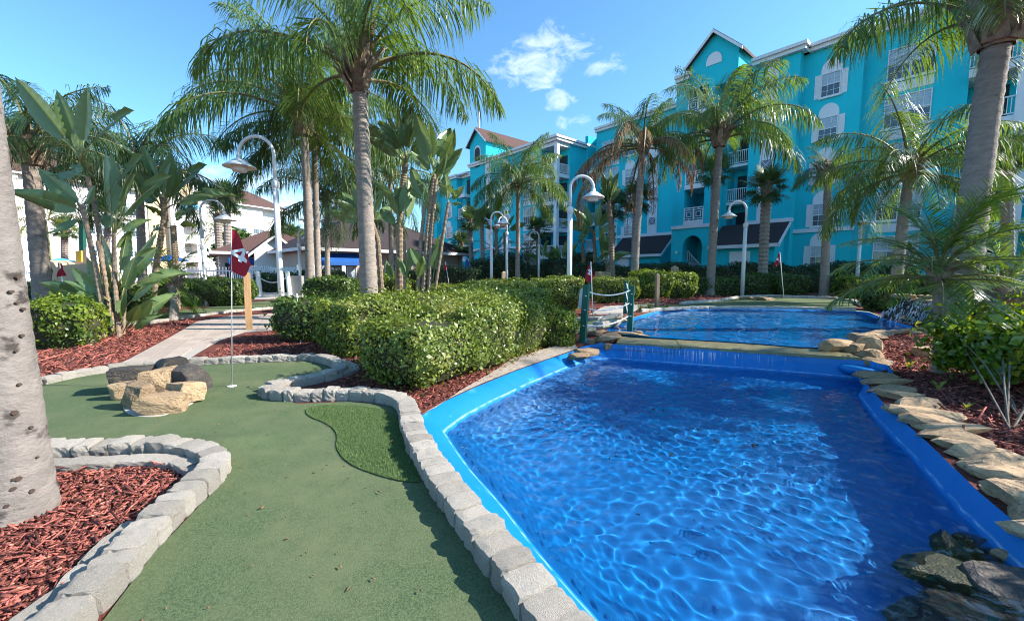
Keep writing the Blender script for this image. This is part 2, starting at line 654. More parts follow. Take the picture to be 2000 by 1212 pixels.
M['cave'] = mat('tan_gunite', (.55, .40, .26), (.46, .33, .21), rough=.9, vscale=2, bump=.4, bscale=8)
M['lawn'] = mat('lawn', (.10, .20, .035), (.06, .13, .025), rough=.95, vscale=6, bump=1, bscale=80, bdist=.03)
M['debris'] = mat('debris', (.26, .12, .06), (.15, .07, .04), rough=.9, vscale=20, island=.6)
M['bed_leaf'] = mat('sunken_leaf', (.035, .022, .010), (.07, .05, .02), rough=.9, vscale=20, island=.5)
M['foam'] = plain('falling_water', (.62, .74, .86), rough=.12, spec=.8)
M['foam'].node_tree.nodes['Principled BSDF'].inputs['Alpha'].default_value = .38
M['yellow'] = plain('yellow_panel', (.70, .42, .05), rough=.6)


# ================================================================== polygons, sheets
def inside(P, poly):
    """vectorised point in polygon; P (n,2), poly list of (x,y)"""
    P = np.asarray(P, float)
    x, y = P[:, 0], P[:, 1]
    r = np.zeros(len(P), bool)
    n = len(poly)
    j = n - 1
    for i in range(n):
        xi, yi, xj, yj = poly[i][0], poly[i][1], poly[j][0], poly[j][1]
        c = (yi > y) != (yj > y)
        with np.errstate(divide='ignore', invalid='ignore'):
            r ^= c & (x < (xj - xi) * (y - yi) / ((yj - yi) if yj != yi else 1e-9) + xi)
        j = i
    return r


def edge_dist(P, poly, weights=None):
    P = np.asarray(P, float)
    best = np.full(len(P), 1e9)
    n = len(poly)
    for i in range(n):
        a = np.array(poly[i][:2], float)
        b = np.array(poly[(i + 1) % n][:2], float)
        ab = b - a
        t = np.clip(((P - a) @ ab) / max(1e-9, ab @ ab), 0, 1)
        d = np.linalg.norm(P - (a + t[:, None] * ab), axis=1)
        if weights and i in weights:
            d = d * weights[i]
        best = np.minimum(best, d)
    return best


def densify(poly, step, closed=True):
    out = []
    n = len(poly)
    for i in range(n if closed else n - 1):
        a, b = Vector(poly[i][:2]), Vector(poly[(i + 1) % n][:2])
        k = max(1, int((b - a).length / step))
        out += [tuple(a.lerp(b, j / k)) for j in range(k)]
    if not closed:
        out.append(tuple(poly[-1][:2]))
    return out


def smooth_poly(P, it=2, closed=True):
    P = [Vector(p[:2]) for p in P]
    for _ in range(it):
        Q = []
        n = len(P)
        rngi = range(n) if closed else range(n - 1)
        if not closed:
            Q.append(P[0])
        for i in rngi:
            a, b = P[i], P[(i + 1) % n]
            Q += [a.lerp(b, .25), a.lerp(b, .75)]
        if not closed:
            Q.append(P[-1])
        P = Q
    return [tuple(p) for p in P]


def triangulate(poly, holes=(), grid=None, zf=None, step=None):
    pts, edges = [], []
    for ring in [poly] + list(holes):
        ring = densify(ring, step) if step else [tuple(p[:2]) for p in ring]
        b = len(pts)
        pts += ring
        edges += [(b + i, b + (i + 1) % len(ring)) for i in range(len(ring))]
    if grid:
        xs = [p[0] for p in poly]
        ys = [p[1] for p in poly]
        gx, gy = np.meshgrid(np.arange(min(xs), max(xs), grid), np.arange(min(ys), max(ys), grid))
        g = np.c_[gx.ravel(), gy.ravel()] + rng.uniform(-.12, .12, (gx.size, 2)) * grid
        ok = inside(g, poly) & (edge_dist(g, poly) > grid * .35)
        for h in holes:
            ok &= ~inside(g, h) & (edge_dist(g, h) > grid * .35)
        pts += [tuple(p) for p in g[ok]]
    vs_, _, fs, *_ = geometry.delaunay_2d_cdt([Vector(p) for p in pts], edges, [], 0, 1e-6)
    V = np.array([(v.x, v.y) for v in vs_])
    F = np.array([f for f in fs if len(f) == 3])
    c = V[F].mean(axis=1)
    ok = inside(c, poly)
    for h in holes:
        ok &= ~inside(c, h)
    F = F[ok]
    Z = zf(V) if callable(zf) else np.full(len(V), zf or 0.0)
    V3 = np.c_[V, Z]
    e1, e2 = V3[F[:, 1]] - V3[F[:, 0]], V3[F[:, 2]] - V3[F[:, 0]]
    flip = (e1[:, 0] * e2[:, 1] - e1[:, 1] * e2[:, 0]) < 0
    F[flip] = F[flip][:, ::-1]
    return V3, F


def gzv(V):
    t = np.clip((V[:, 1] + .25 * (V[:, 0] - 3) - 6.4) / 2.2, 0, 1)
    u = np.clip((V[:, 0] - .6) / 1.6, 0, 1)
    return .18 * t * t * (3 - 2 * t) * u * u * (3 - 2 * u)


def sheet(name, poly, dz, m, kind='structure', holes=(), grid=.5, step=.4, label=None):
    V, F = triangulate(poly, holes, grid=grid, zf=lambda v: gzv(v) + dz, step=step)
    o = put(name, np_mesh(name, V, F, m))
    return tag(o, label, None, None, kind)


def gpx(pts, dz=0):
    return [tuple(G(x, y, dz)[:2]) for x, y in pts]


# ================================================================== the two pools: outlines
LOW = [(.21, 1.49), (.085, 1.72), (-.06, 2.01), (-.25, 2.41), (-.52, 2.93), (-.745, 3.42), (-.90, 3.80), (-.72, 4.3), (-.43, 4.85), (0, 5.57), (.57, 6.4), (1.12, 7.16),
       (1.5, 7.32), (1.96, 7.16), (2.8, 6.84), (3.72, 6.49), (4.5, 6.16), (5.12, 5.86),
       (4.85, 5.4), (4.42, 5.0), (3.89, 4.15), (3.4, 3.24), (2.95, 2.46), (2.72, 2.0), (2.6, 1.5), (2.55, .9), (1.6, .5), (.75, .8)]
WEIR = range(12, 17)
UP = [(2.06, 7.9), (3.0, 7.52), (4.03, 7.1), (5.0, 6.5), (5.6, 6.75), (6.2, 7.35), (7.4, 8.35), (8.85, 8.7), (9.75, 10.6), (11.3, 13.1), (8.74, 13.9), (5.7, 13.7), (4.45, 12.7), (3.3, 11.0), (2.5, 9.95), (2.0, 8.9)]
UP_S = smooth_poly(UP, 1)
LOW_Z, UP_Z = -.15, .12

# ground: mulch beds everywhere near by, one sheet out to the horizon, cut out at the pools
big = [(-1200, -300), (1200, -300), (1200, 2500), (-1200, 2500)]
near = [(-9, -1), (14, -1), (14, 16), (-9, 16)]
V1, F1 = triangulate(big, [near], grid=None, zf=0.0, step=120)
o = put('ground', np_mesh('ground', np.c_[V1[:, :2], np.where(V1[:, 0] > 13, .18, 0) * (V1[:, 1] > 7) * (V1[:, 1] < 17)], F1, M['mulch']))
tag(o, kind='structure')
V2, F2 = triangulate(near, [LOW, UP_S], grid=.45, zf=gzv, step=.4)
tag(put('ground', np_mesh('ground', V2, F2, M['mulch'])), kind='structure')
V3, F3 = triangulate([(14, -1), (60, -1), (60, 16), (14, 16)], [], grid=4, zf=lambda v: np.minimum(gzv(v), .18) + .001, step=2)
tag(put('ground', np_mesh('ground', V3, F3, M['mulch'])), kind='structure')


# ---- basins (liner) and water
def basin(name, poly, rim, depth, w_slope, weights, label_kind='structure'):
    P = densify(poly, .12)
    V, F = triangulate(poly, [], grid=.10, zf=0.0, step=.12)
    d = edge_dist(V[:, :2], poly, weights)
    t = np.clip(d / w_slope, 0, 1)
    prof = np.interp(t, [0, .08, .3, .62, .85, 1], [0, -.05, -.36, -.78, -.95, -1])
    V[:, 2] = rim(V) + prof * depth
    V[:, 2] += .012 * np.sin(V[:, 0] * 3.1 + 1.3 * V[:, 1]) * t + .01 * np.sin(V[:, 1] * 5.3 - V[:, 0] * 2.2) * t
    o = put(name, np_mesh(name, V, F, M['liner'], smooth=True))
    o.cycles.is_caustics_receiver = True
    return tag(o, kind=label_kind)


basin('lower_pool_basin', LOW, lambda V: gzv(V) * 0 + .012, .52, .95, {**{i: 3.2 for i in WEIR}, **{i: 3.4 for i in range(17, 25)}})
basin('upper_pool_basin', UP_S, lambda V: np.full(len(V), .165), .36, .6, {})


def water(name, poly, z, res, inset, lam, amp, seed):
    r = np.random.default_rng(seed)
    xs, ys = [p[0] for p in poly], [p[1] for p in poly]
    X = np.arange(min(xs), max(xs) + res, res)
    Y = np.arange(min(ys), max(ys) + res, res)
    gx, gy = np.meshgrid(X, Y)
    P = np.c_[gx.ravel(), gy.ravel()]
    keep = inside(P, poly)
    keep &= edge_dist(P, poly) > inset
    h = np.zeros(len(P))
    # slow drift of the phase keeps the ripple field irregular
    wx = .05 * np.sin(P[:, 1] * 2.3 + .7) + .04 * np.sin(P[:, 0] * 3.7 + P[:, 1] * 1.9)
    wy = .05 * np.sin(P[:, 0] * 2.9 + 1.1) + .04 * np.sin(P[:, 1] * 3.1 - P[:, 0] * 2.3)
    n = 34
    for i in range(n):
        l = lam[0] * (lam[1] / lam[0]) ** r.random()
        a = r.uniform(0, 2 * math.pi)
        k = 2 * math.pi / l
        h += amp * (l / lam[1]) ** 1.2 * np.sin(k * ((P[:, 0] + wx) * math.cos(a) + (P[:, 1] + wy) * math.sin(a)) + r.uniform(0, 6.28)) / math.sqrt(n)
    env = .75 + .35 * np.sin(P[:, 0] * 1.1 + .6) * np.sin(P[:, 1] * 1.4 + .3)
    V = np.c_[P, z + h * env]
    idx = np.arange(len(P)).reshape(gx.shape)
    q = np.stack([idx[:-1, :-1], idx[:-1, 1:], idx[1:, 1:], idx[1:, :-1]], -1).reshape(-1, 4)
    q = q[keep[q].all(axis=1)]
    used = np.unique(q)
    rem = np.full(len(P), -1)
    rem[used] = np.arange(len(used))
    o = put(name, np_mesh(name, V[used], rem[q], M['water'], smooth=True))
    o.cycles.is_caustics_caster = True
    return tag(o, kind='structure')


water('pool_water', LOW, LOW_Z, .016, .08, (.065, .25), .0058, 3)
water('pool_water', UP_S, UP_Z, .05, .04, (.22, .7), .012, 5)

# ================================================================== putting green, beds, paths
KL = [(1030, 1207), (961, 1116), (892, 1017), (839, 948), (790, 860), (784, 815)]        # near kerb, turf side foot
KR = [(1144, 1212), (1064, 1127), (984, 1043), (900, 944), (831, 849), (820, 815)]       # near kerb, pool side top
turf_px = [(205, 1212), (300, 1085), (395, 985), (437, 945), (432, 905), (330, 884), (200, 890), (100, 895)]
TURF = [(-1.5, .5), (-1.62, 1.2)] + gpx(turf_px) + [(-6, 2.9), (-6.3, 4.5)] + gpx([(80, 755), (150, 738), (250, 723), (360, 716), (450, 711), (600, 706), (640, 715), (668, 735), (600, 752), (525, 772), (580, 790), (679, 786), (767, 794), (784, 815), (790, 860), (839, 948), (892, 1017), (961, 1116), (1030, 1207)]) + [(.35, .9), (.45, .5)]
mound = G(440, 872)


def turf_z(V):
    d = np.hypot((V[:, 0] - mound.x) / .30, (V[:, 1] - mound.y) / .20)
    d2 = np.hypot((V[:, 0] + 3.6) / 1.0, (V[:, 1] - 3.5) / .35)
    return .012 + .05 * np.exp(-d ** 2 * 1.3) + .025 * np.exp(-d2 ** 2)


Vt, Ft = triangulate(TURF, [], grid=.09, zf=turf_z, step=.15)
tag(put('putting_green', np_mesh('putting_green', Vt, Ft, M['turf'], smooth=True)), kind='structure')
ROUGH = smooth_poly(gpx([(597, 797), (660, 792), (740, 799), (781, 818), (788, 862), (836, 945), (790, 946), (730, 930), (680, 910), (655, 880), (660, 850), (640, 830), (598, 815)]), 2)
Vr, Fr = triangulate(ROUGH, [], grid=.06, zf=lambda v: turf_z(v) + .006, step=.08)
rough_base = mat('rough_turf_base', (.07, .12, .045), (.10, .16, .06), vscale=90, rough=.95, bump=.8, bscale=200, bdist=.01)
tag(put('rough_turf', np_mesh('rough_turf', Vr, Fr, rough_base)), kind='structure')


def blades(name, poly, n, h, w, z0, m, seed):
    r = np.random.default_rng(seed)
    lo, hi = np.min(poly, axis=0), np.max(poly, axis=0)
    P = r.uniform(lo, hi, (n * 3, 2))
    P = P[inside(P, poly)][:n]
    n = len(P)
    a = r.uniform(0, 6.28, n)
    hh = h * r.uniform(.6, 1.2, n)
    lean = r.uniform(.2, .9, n)[:, None] * h * np.c_[np.cos(a + 1.2), np.sin(a + 1.2)]
    s = .5 * w * np.c_[np.cos(a), np.sin(a)]
    z = turf_z(P) + z0
    A_ = np.c_[P - s, z]
    B_ = np.c_[P + s, z]
    C_ = np.c_[P + lean, z + hh]
    V = np.stack([A_, B_, C_], 1).reshape(-1, 3)
    F = np.arange(3 * n).reshape(-1, 3)
    return tag(put(name, np_mesh(name, V, F, m)), kind='stuff')


b_ = blades('rough_grass', ROUGH, 42000, .014, .0035, .006, M['rough_turf'], 4)
tag(b_, 'longer tufted turf patch beside the kerb on the putting green')

SAND = gpx([(822, 813), (880, 780), (940, 752), (1005, 726), (1075, 701), (1128, 682), (1120, 668), (1060, 684), (1000, 702), (960, 730), (900, 765), (850, 800)])
sheet('sandy_soil', SAND, .022, M['sand'], grid=.2)
PATH = gpx([(205, 722), (250, 703), (330, 660), (385, 628), (450, 617), (545, 612), (640, 612), (640, 645), (570, 644), (480, 649), (430, 665), (390, 688), (350, 714)])
path = sheet('garden_path', PATH, .008, M['concrete'])
# pavers laid on it
pv = MB().box(-.5, .5, -.5, .5, 0, .016)
pme = mesh_data('paver', pv.V, pv.F, M['paver'])
axis = (Vector(PATH[3]) - Vector(PATH[1])).normalized()
nrm = Vector((-axis.y, axis.x))
np_ = 0
for i in range(-4, 60):
    for j in range(-24, 30):
        c = Vector(PATH[0]) + axis * (i * .40 + (.2 if j % 2 else 0)) - nrm * (j * .22)
        cs = [c + axis * sx * .19 + nrm * sy * .10 for sx in (-1, 1) for sy in (-1, 1)]
        if inside([tuple(q) for q in cs], PATH).all() and np_ < 290:
            np_ += 1
            put('paver', pme, path, (c.x, c.y, .004 + random.uniform(0, .003)), (random.uniform(-.004, .004), random.uniform(-.004, .004), math.atan2(axis.y, axis.x)), (.390, .210, 1))
FARG = gpx([(230, 628), (300, 614), (400, 601), (520, 588), (620, 586), (620, 592), (560, 598), (430, 609), (330, 622), (250, 634)])
sheet('putting_green', FARG, .010, M['turf'])
sheet('putting_green', gpx([(490, 633), (545, 625), (640, 622), (640, 642), (520, 641)]), .014, M['turf'])
sheet('putting_green', gpx([(1095, 648), (1130, 618), (1210, 617), (1222, 626), (1195, 638), (1165, 650)]), .010, M['turf'])
GREEN3 = gpx([(1243, 609), (1290, 606), (1330, 601), (1500, 600), (1672, 604), (1668, 592), (1620, 585), (1500, 581), (1440, 583), (1400, 590), (1320, 596), (1250, 601)])
sheet('putting_green', GREEN3, .02, M['turf'])
sheet('concrete_path', gpx([(1150, 614), (1180, 598), (1240, 592), (1300, 592), (1250, 600), (1240, 608), (1215, 613)]), .006, M['concrete'])
sheet('concrete_path', gpx([(440, 586), (470, 570), (660, 568), (660, 588), (560, 584), (500, 585)]), .005, M['concrete'])
sheet('lawn', [(15, 9), (60, 4), (60, 24), (26, 21), (16, 13)], .012, M['lawn'], grid=2, step=2)

# ================================================================== stones
def stone_variant(seed):
    bm = bmesh.new()
    bmesh.ops.create_cube(bm, size=1)
    bmesh.ops.subdivide_edges(bm, edges=bm.edges[:], cuts=4, use_grid_fill=True)
    for v in bm.verts:
        c = v.co.copy()
        e = sum(1 for k in c if abs(k) > .49)
        if e >= 2:
            v.co *= .93 if e == 2 else .86
        n = noise.noise_vector(c * 2.3 + Vector((seed * 7.1, 0, 0)))
        v.co += n * .055 + noise.noise_vector(c * 6.5 + Vector((0, seed * 5.3, 0))) * .045
        if c.z < -.49:
            v.co.z = -.5
    me = bpy.data.meshes.new('stone')
    bm.to_mesh(me)
    bm.free()
    me.materials.append(M['kerb'])
    me.polygons.foreach_set('use_smooth', [False] * len(me.polygons))
    return me


STONES = [stone_variant(i) for i in range(8)]


def kerb(name, label, path2d, width, height, slen, group=None, z0=0, parent=None):
    path2d = [Vector(p[:2]) for p in path2d]
    t = parent or thing(name, label, 'kerb', (path2d[0].x, path2d[0].y, z0), group)
    seg = [0]
    for a, b in zip(path2d, path2d[1:]):
        seg.append(seg[-1] + (b - a).length)

    def at(s):
        s = min(max(s, 0), seg[-1] - 1e-6)
        for i in range(len(seg) - 1):
            if s <= seg[i + 1]:
                u = (s - seg[i]) / max(1e-9, seg[i + 1] - seg[i])
                return path2d[i].lerp(path2d[i + 1], u)
        return path2d[-1]
    s = 0
    while s < seg[-1] - slen * .4:
        l = slen * random.uniform(.72, 1.28)
        a, b = at(s), at(s + l)
        c = (a + b) / 2
        ang = math.atan2((b - a).y, (b - a).x)
        hh = height * random.uniform(.9, 1.1)
        zz = gz(c.x, c.y) + z0
        put('stone', random.choice(STONES), t, (c.x, c.y, zz + hh / 2 - .01), (random.uniform(-.03, .03), random.uniform(-.03, .03), ang + random.uniform(-.04, .04) + random.choice((0, math.pi))),
            ((b - a).length * 1.03, width * random.uniform(.94, 1.07), hh))
        s += l
    return t


near_mid = [(G(*a) + GZ(*b, .12)) / 2 for a, b in zip(KL, KR)]
main = [(.42, .95)] + [tuple(p[:2]) for p in near_mid] + gpx([(792, 795), (765, 784), (679, 777), (580, 782), (535, 779), (523, 770)])
k1 = kerb('stone_kerb', 'pale stone kerb curving between the putting green and the blue pool', smooth_poly(main, 2, False), .19, .13, .14)
hook = gpx([(525, 768), (548, 761), (618, 747), (672, 734), (664, 720), (640, 709), (615, 704)])
k2 = kerb('stone_kerb', 'two course stone kerb hooking round the mulch point below the hedge', smooth_poly(hook, 1, False), .16, .13, .2)
kerb('', '', smooth_poly([(p[0] + .10, p[1] + .17) if i < 3 else (p[0] + .19, p[1]) for i, p in enumerate(hook[1:6])], 1, False), .15, .07, .22, parent=k2)
back = gpx([(612, 703), (540, 705), (450, 708), (360, 713), (300, 716), (250, 721), (200, 728), (150, 736), (110, 745), (80, 753)]) + [(-6.3, 4.5), (-6.6, 4.0)]
kerb('stone_kerb', 'grey stone kerb along the back of the putting green by the paved path', smooth_poly(back, 1, False), .16, .11, .19)
lk = [(-1.62, .7), (-1.75, 1.2)] + gpx([(160, 1212), (255, 1095), (345, 1000), (405, 952), (428, 925), (415, 902), (365, 888), (300, 884), (200, 889), (110, 897)]) + [(-4.2, 3.0)]
k4 = kerb('stone_kerb', 'pale stone kerb ringing the mulch bed at the foot of the grey palm trunk', smooth_poly(lk, 1, False), .17, .13, .135)
kerb('', '', smooth_poly([(-3.9, 2.83)] + gpx([(110, 918), (200, 910), (300, 905), (360, 910), (392, 930)]), 1, False), .14, .07, .21, parent=k4)
kerb('', '', smooth_poly([(-1.95, 1.2)] + gpx([(95, 1212), (200, 1092), (270, 1030)]), 1, False), .13, .06, .21, parent=k4)
kerb('stone_kerb', 'thin pale kerb edging the far left putting green', gpx([(240, 640), (330, 626), (430, 612), (540, 602), (600, 597)]), .16, .09, .3)
kerb('stone_kerb', 'low stone edging along the far rim of the upper pool', gpx([(1250, 609), (1290, 606), (1330, 603), (1420, 602), (1500, 602), (1600, 604), (1672, 607)]), .16, .09, .3)
kerb('stone_kerb', 'low kerb behind the far putting green under the palm trees', gpx([(1330, 594), (1405, 589), (1440, 582), (1500, 579), (1620, 583), (1668, 590), (1690, 600)]), .16, .11, .35)
kerb('stone_kerb', 'weathered stone kerb on the bank beside the rope bridge', gpx([(1122, 628), (1160, 626), (1215, 618)]), .16, .10, .25)
kerb('stone_kerb', 'two course stone kerb left of the green bridge post', gpx([(1117, 650), (1160, 643), (1180, 637), (1205, 632)]), .18, .14, .3)


def rock_mesh(name, seed, m, flat=1.0, cuts=9, sub=3, rough=.06):
    r = random.Random(seed)
    bm = bmesh.new()
    bmesh.ops.create_icosphere(bm, subdivisions=sub, radius=.62)
    planes = []
    for i in range(cuts):
        v = Vector((r.gauss(0, 1), r.gauss(0, 1), r.gauss(0, .8))).normalized()
        planes.append((v, r.uniform(.30, .46)))
    planes += [(Vector((0, 0, 1)), r.uniform(.33, .42)), (Vector((0, 0, -1)), .36)]
    for v in bm.verts:
        for n, d in planes:
            k = v.co.dot(n) - d
            if k > 0:
                v.co -= n * k * 1.0
        v.co += noise.noise_vector(v.co * 4 + Vector((seed * 3.3, 0, 0))) * rough * .6
    bm.normal_update()
    me = bpy.data.meshes.new(name)
    bm.to_mesh(me)
    bm.free()
    me.materials.append(m)
    me.polygons.foreach_set('use_smooth', [False] * len(me.polygons))
    return me




def block_rock(name, seed, m):
    """angular quarried boulder: a block cut by random planes, edges broken"""
    r = random.Random(seed)
    bm = bmesh.new()
    bmesh.ops.create_cube(bm, size=1)
    bmesh.ops.subdivide_edges(bm, edges=bm.edges[:], cuts=7, use_grid_fill=True)
    planes = []
    for i in range(9):
        v = Vector((r.gauss(0, 1), r.gauss(0, 1), r.gauss(.25, .7))).normalized()
        planes.append((v, r.uniform(.44, .60)))
    for v in bm.verts:
        for n, d in planes:
            k = v.co.dot(n) - d
            if k > 0:
                v.co -= n * k
        c = v.co.copy()
        v.co += noise.noise_vector(c * 2.1 + Vector((seed * 3.3, 0, 0))) * .045 + noise.noise_vector(c * 7 + Vector((0, seed, 0))) * .016
    me = bpy.data.meshes.new(name)
    bm.to_mesh(me)
    bm.free()
    me.materials.append(m)
    return me


TAN = [block_rock('boulder', i, M['rock']) for i in range(5)]
DARK = [block_rock('boulder', 20 + i, M['dark_rock']) for i in range(4)]
FLAT = [rock_mesh('flagstone', 40 + i, M['flag_rock'], cuts=7, sub=2) for i in range(6)]
WETR = [rock_mesh('wet_stone', 60 + i, M['dark_rock'], cuts=7, sub=2) for i in range(5)]
ALG = [rock_mesh('wet_stone', 80 + i, M['algae_rock'], cuts=6, sub=3, rough=.1) for i in range(3)]

# ---- boulder island on the green
isl = [(385, 785), (392, 775), (385, 762), (350, 752), (300, 750), (255, 765), (238, 785), (242, 808), (268, 819), (310, 819), (350, 805)]
rp = smooth_poly(gpx(isl), 2)
isle = thing('rock_island', 'pale concrete disc set in the putting green under the boulders', 'slab', (rp[0][0], rp[0][1], 0))
mb = MB()
mb.prism([(x, y, .004) for x, y in rp[::1]], (0, 0, .024))
mb.build('slab', M['concrete'], isle)
BR = [  # px of the foot centre, size (w, d, h), yaw, lift, mesh, label
    ((308, 812), (.52, .28, .22), .25, 0, TAN[0], 'long flat tan boulder lying at the front of the rock island'),
    ((268, 800), (.32, .30, .30), -.3, 0, TAN[1], 'blocky tan boulder at the front left of the rock island'),
    ((232, 782), (.30, .24, .20), .5, 0, TAN[2], 'small pale boulder at the left tip of the rock island'),
    ((355, 788), (.46, .34, .24), -.5, 0, TAN[3], 'broad tan boulder at the right front of the rock island'),
    ((303, 775), (.38, .32, .36), .4, 0, TAN[4], 'pale chipped boulder standing in the middle of the rock island'),
    ((265, 765), (.52, .36, .27), .55, 0, DARK[0], 'dark brown slanting boulder at the back left of the rock island'),
    ((332, 758), (.40, .34, .36), -.6, 0, DARK[1], 'dark rounded boulder standing highest at the back of the rock island'),
    ((366, 768), (.34, .32, .30), -.2, 0, DARK[2], 'brown boulder with a tan end at the back right of the rock island'),
    ((330, 790), (.20, .18, .16), .9, 0, TAN[1], 'little tan stone wedged between the boulders of the rock island')]
for pxy, s, yaw, lift, me, lab in BR:
    p = G(*pxy)
    if me in DARK:
        s = tuple(q * 1.25 for q in s)
    o = put('boulder', me, None, (p.x, p.y + .06, .028 + s[2] * .36 + lift), (random.uniform(-.1, .1), random.uniform(-.12, .12), yaw), (s[0] * .74, s[1] * .76, s[2] * .84))
    tag(o, lab, 'boulder', 'boulders of the rock island')


def stone_row(t, items, meshes, dz=.0, th=.11):
    for i, it in enumerate(items):
        px, py, w, d = it[:4]
        z = it[4] if len(it) > 4 else None
        p = G(px, py) if z is None else GZ(px, py, z)
        h = it[5] if len(it) > 5 else th * random.uniform(.85, 1.3)
        yaw = it[6] if len(it) > 6 else random.uniform(-.6, .6)
        put('stone', meshes[i % len(meshes)], t, (p.x, p.y, p.z + h * .30 + dz), (random.uniform(-.12, .12), random.uniform(-.12, .12), yaw), (w * 1.1, d * 1.1, h * 1.2))


t = thing('stone_border', 'border of overlapping tan flagstones along the shaded bank of the lower pool', 'border', G(1815, 850))
stone_row(t, [(1712, 738, .42, .26), (1725, 752, .46, .28), (1742, 764, .44, .30), (1762, 778, .48, .30), (1780, 792, .50, .30), (1803, 812, .52, .30), (1824, 830, .46, .30), (1848, 846, .46, .28),
              (1868, 862, .44, .28), (1890, 878, .44, .26), (1912, 892, .42, .28), (1932, 906, .42, .26), (1952, 922, .40, .26), (1968, 940, .38, .24), (1985, 962, .38, .26), (2002, 985, .36, .26), (2022, 1010, .36, .26), (2050, 1040, .34, .24)], FLAT, th=.10)
t = thing('stone_border', 'tan stones heaped where the weir meets the mulch bank', 'border', G(1690, 690))
stone_row(t, [(1640, 684, .62, .26, .14, .24, .1), (1668, 690, .30, .24, .12, .2), (1700, 662, .50, .34, .16, .16), (1686, 669, .46, .34, .16, .2), (1692, 684, .34, .36, .14, .28), (1698, 700, .40, .30, .08, .2), (1706, 714, .34, .3, .02, .16)], FLAT)
t = thing('stone_border', 'low stones edging the mulch bank along the upper pool', 'border', G(1760, 650))
stone_row(t, [(1715, 656, .6, .3, .15), (1742, 653, .62, .32, .17), (1770, 651, .5, .3, .16), (1795, 650, .6, .4, .16), (1822, 650, .6, .5, .16)], FLAT)
t = thing('stone_border', 'tan slabs and stones at the bridge end of the weir', 'border', G(1180, 660))
stone_row(t, [(1188, 664, .44, .3, .12, .16, .2), (1166, 655, .36, .26, .1, .14), (1222, 655, .80, .26, .13, .10, -.5), (1187, 682, .20, .16, 0.0, .14), (1160, 672, .32, .24, .02, .12), (1146, 690, .34, .26, 0, .12), (1130, 700, .3, .22, -.02, .12), (1245, 656, .16, .14, .13, .14),
              (1212, 628, .32, .22, .14, .14), (1200, 634, .36, .24, .14, .14), (1226, 622, .3, .2, .14, .12)], FLAT)
for pxy, s, lab in [((1803, 692), (.36, .24, .16), 'pale flat stone lying in the mulch near the date palm'), ((1727, 716), (.17, .13, .12), 'small grey stone lying in the mulch near the weir')]:
    p = G(*pxy)
    tag(put('garden_stone', TAN[2] if s[0] > .2 else STONES[2], None, (p.x, p.y, p.z + s[2] * .35), (0, 0, .3), s), lab, 'stone')

# ---- weir: ledge slabs, liner drape, falling water
weir = thing('weir', 'stone ledge and blue liner wall of the weir between the pools', 'weir', (3.6, 6.8, 0))
fr = [Vector(p) for p in [(1.86, 7.22), (2.8, 6.86), (3.72, 6.51), (4.5, 6.18), (5.1, 5.88)]]
bk = [Vector(p) for p in [(2.1, 7.95), (3.0, 7.56), (4.03, 7.14), (4.7, 6.78), (5.3, 6.5)]]
nsl = 11
SLU = [0] + sorted(random.Random(4).uniform(.05, .95) for _ in range(10)) + [1]
for i in range(nsl):
    def pt(chain, u):
        u *= len(chain) - 1
        k = min(int(u), len(chain) - 2)
        return chain[k].lerp(chain[k + 1], u - k)
    u0, u1 = SLU[i] + .0012, SLU[i + 1] - .0012
    a, b, c, d = pt(fr, u0), pt(fr, u1), pt(bk, u1), pt(bk, u0)
    j = [random.uniform(-.035, .035) for _ in range(4)]
    nrm2 = Vector((-.38, -.92))
    ring = [a + nrm2 * j[0], a.lerp(b, .5) + nrm2 * j[1], b + nrm2 * j[2], c, d]
    z = .095 + random.uniform(-.006, .006)
    MB().prism([(q.x, q.y, z) for q in ring], (0, 0, .045)).build('ledge_slab', M['ledge'], weir)
Vd, Fd = [], []
nu, nv = 90, 12
LW = [Vector(p) for p in [(1.1, 7.22), (1.45, 7.36), (1.9, 7.2), (2.8, 6.84), (3.72, 6.49), (4.5, 6.16), (5.14, 5.84), (5.2, 5.6), (5.0, 5.3)]]
for i in range(nu + 1):
    u = i / nu
    p = pt(LW, u)
    q = pt(LW, min(1, u + .01)) - pt(LW, max(0, u - .01))
    n2 = Vector((q.y, -q.x)).normalized()
    for k in range(nv + 1):
        v = k / nv
        w = noise.noise(Vector((u * 26, v * 2.5, 0))) * .035 + noise.noise(Vector((u * 60, v * 6, 4))) * .012
        out = -.02 + .10 * v + .22 * max(0, v - .45) ** 1.4 + w * (.3 + v)
        end = max(0, (abs(u - .55) - .38)) * 1.4
        zt = .11 - end * .45 + .02 * noise.noise(Vector((u * 20, 1, 1)))
        Vd.append((p.x + n2.x * out, p.y + n2.y * out, zt + (-.42 - zt) * v))
for i in range(nu):
    for k in range(nv):
        a = i * (nv + 1) + k
        Fd.append((a, a + nv + 1, a + nv + 2, a + 1))
dm = mesh_data('liner_wall', Vd, Fd, M['liner'], True)
put('liner_wall', dm, weir).cycles.is_caustics_receiver = True
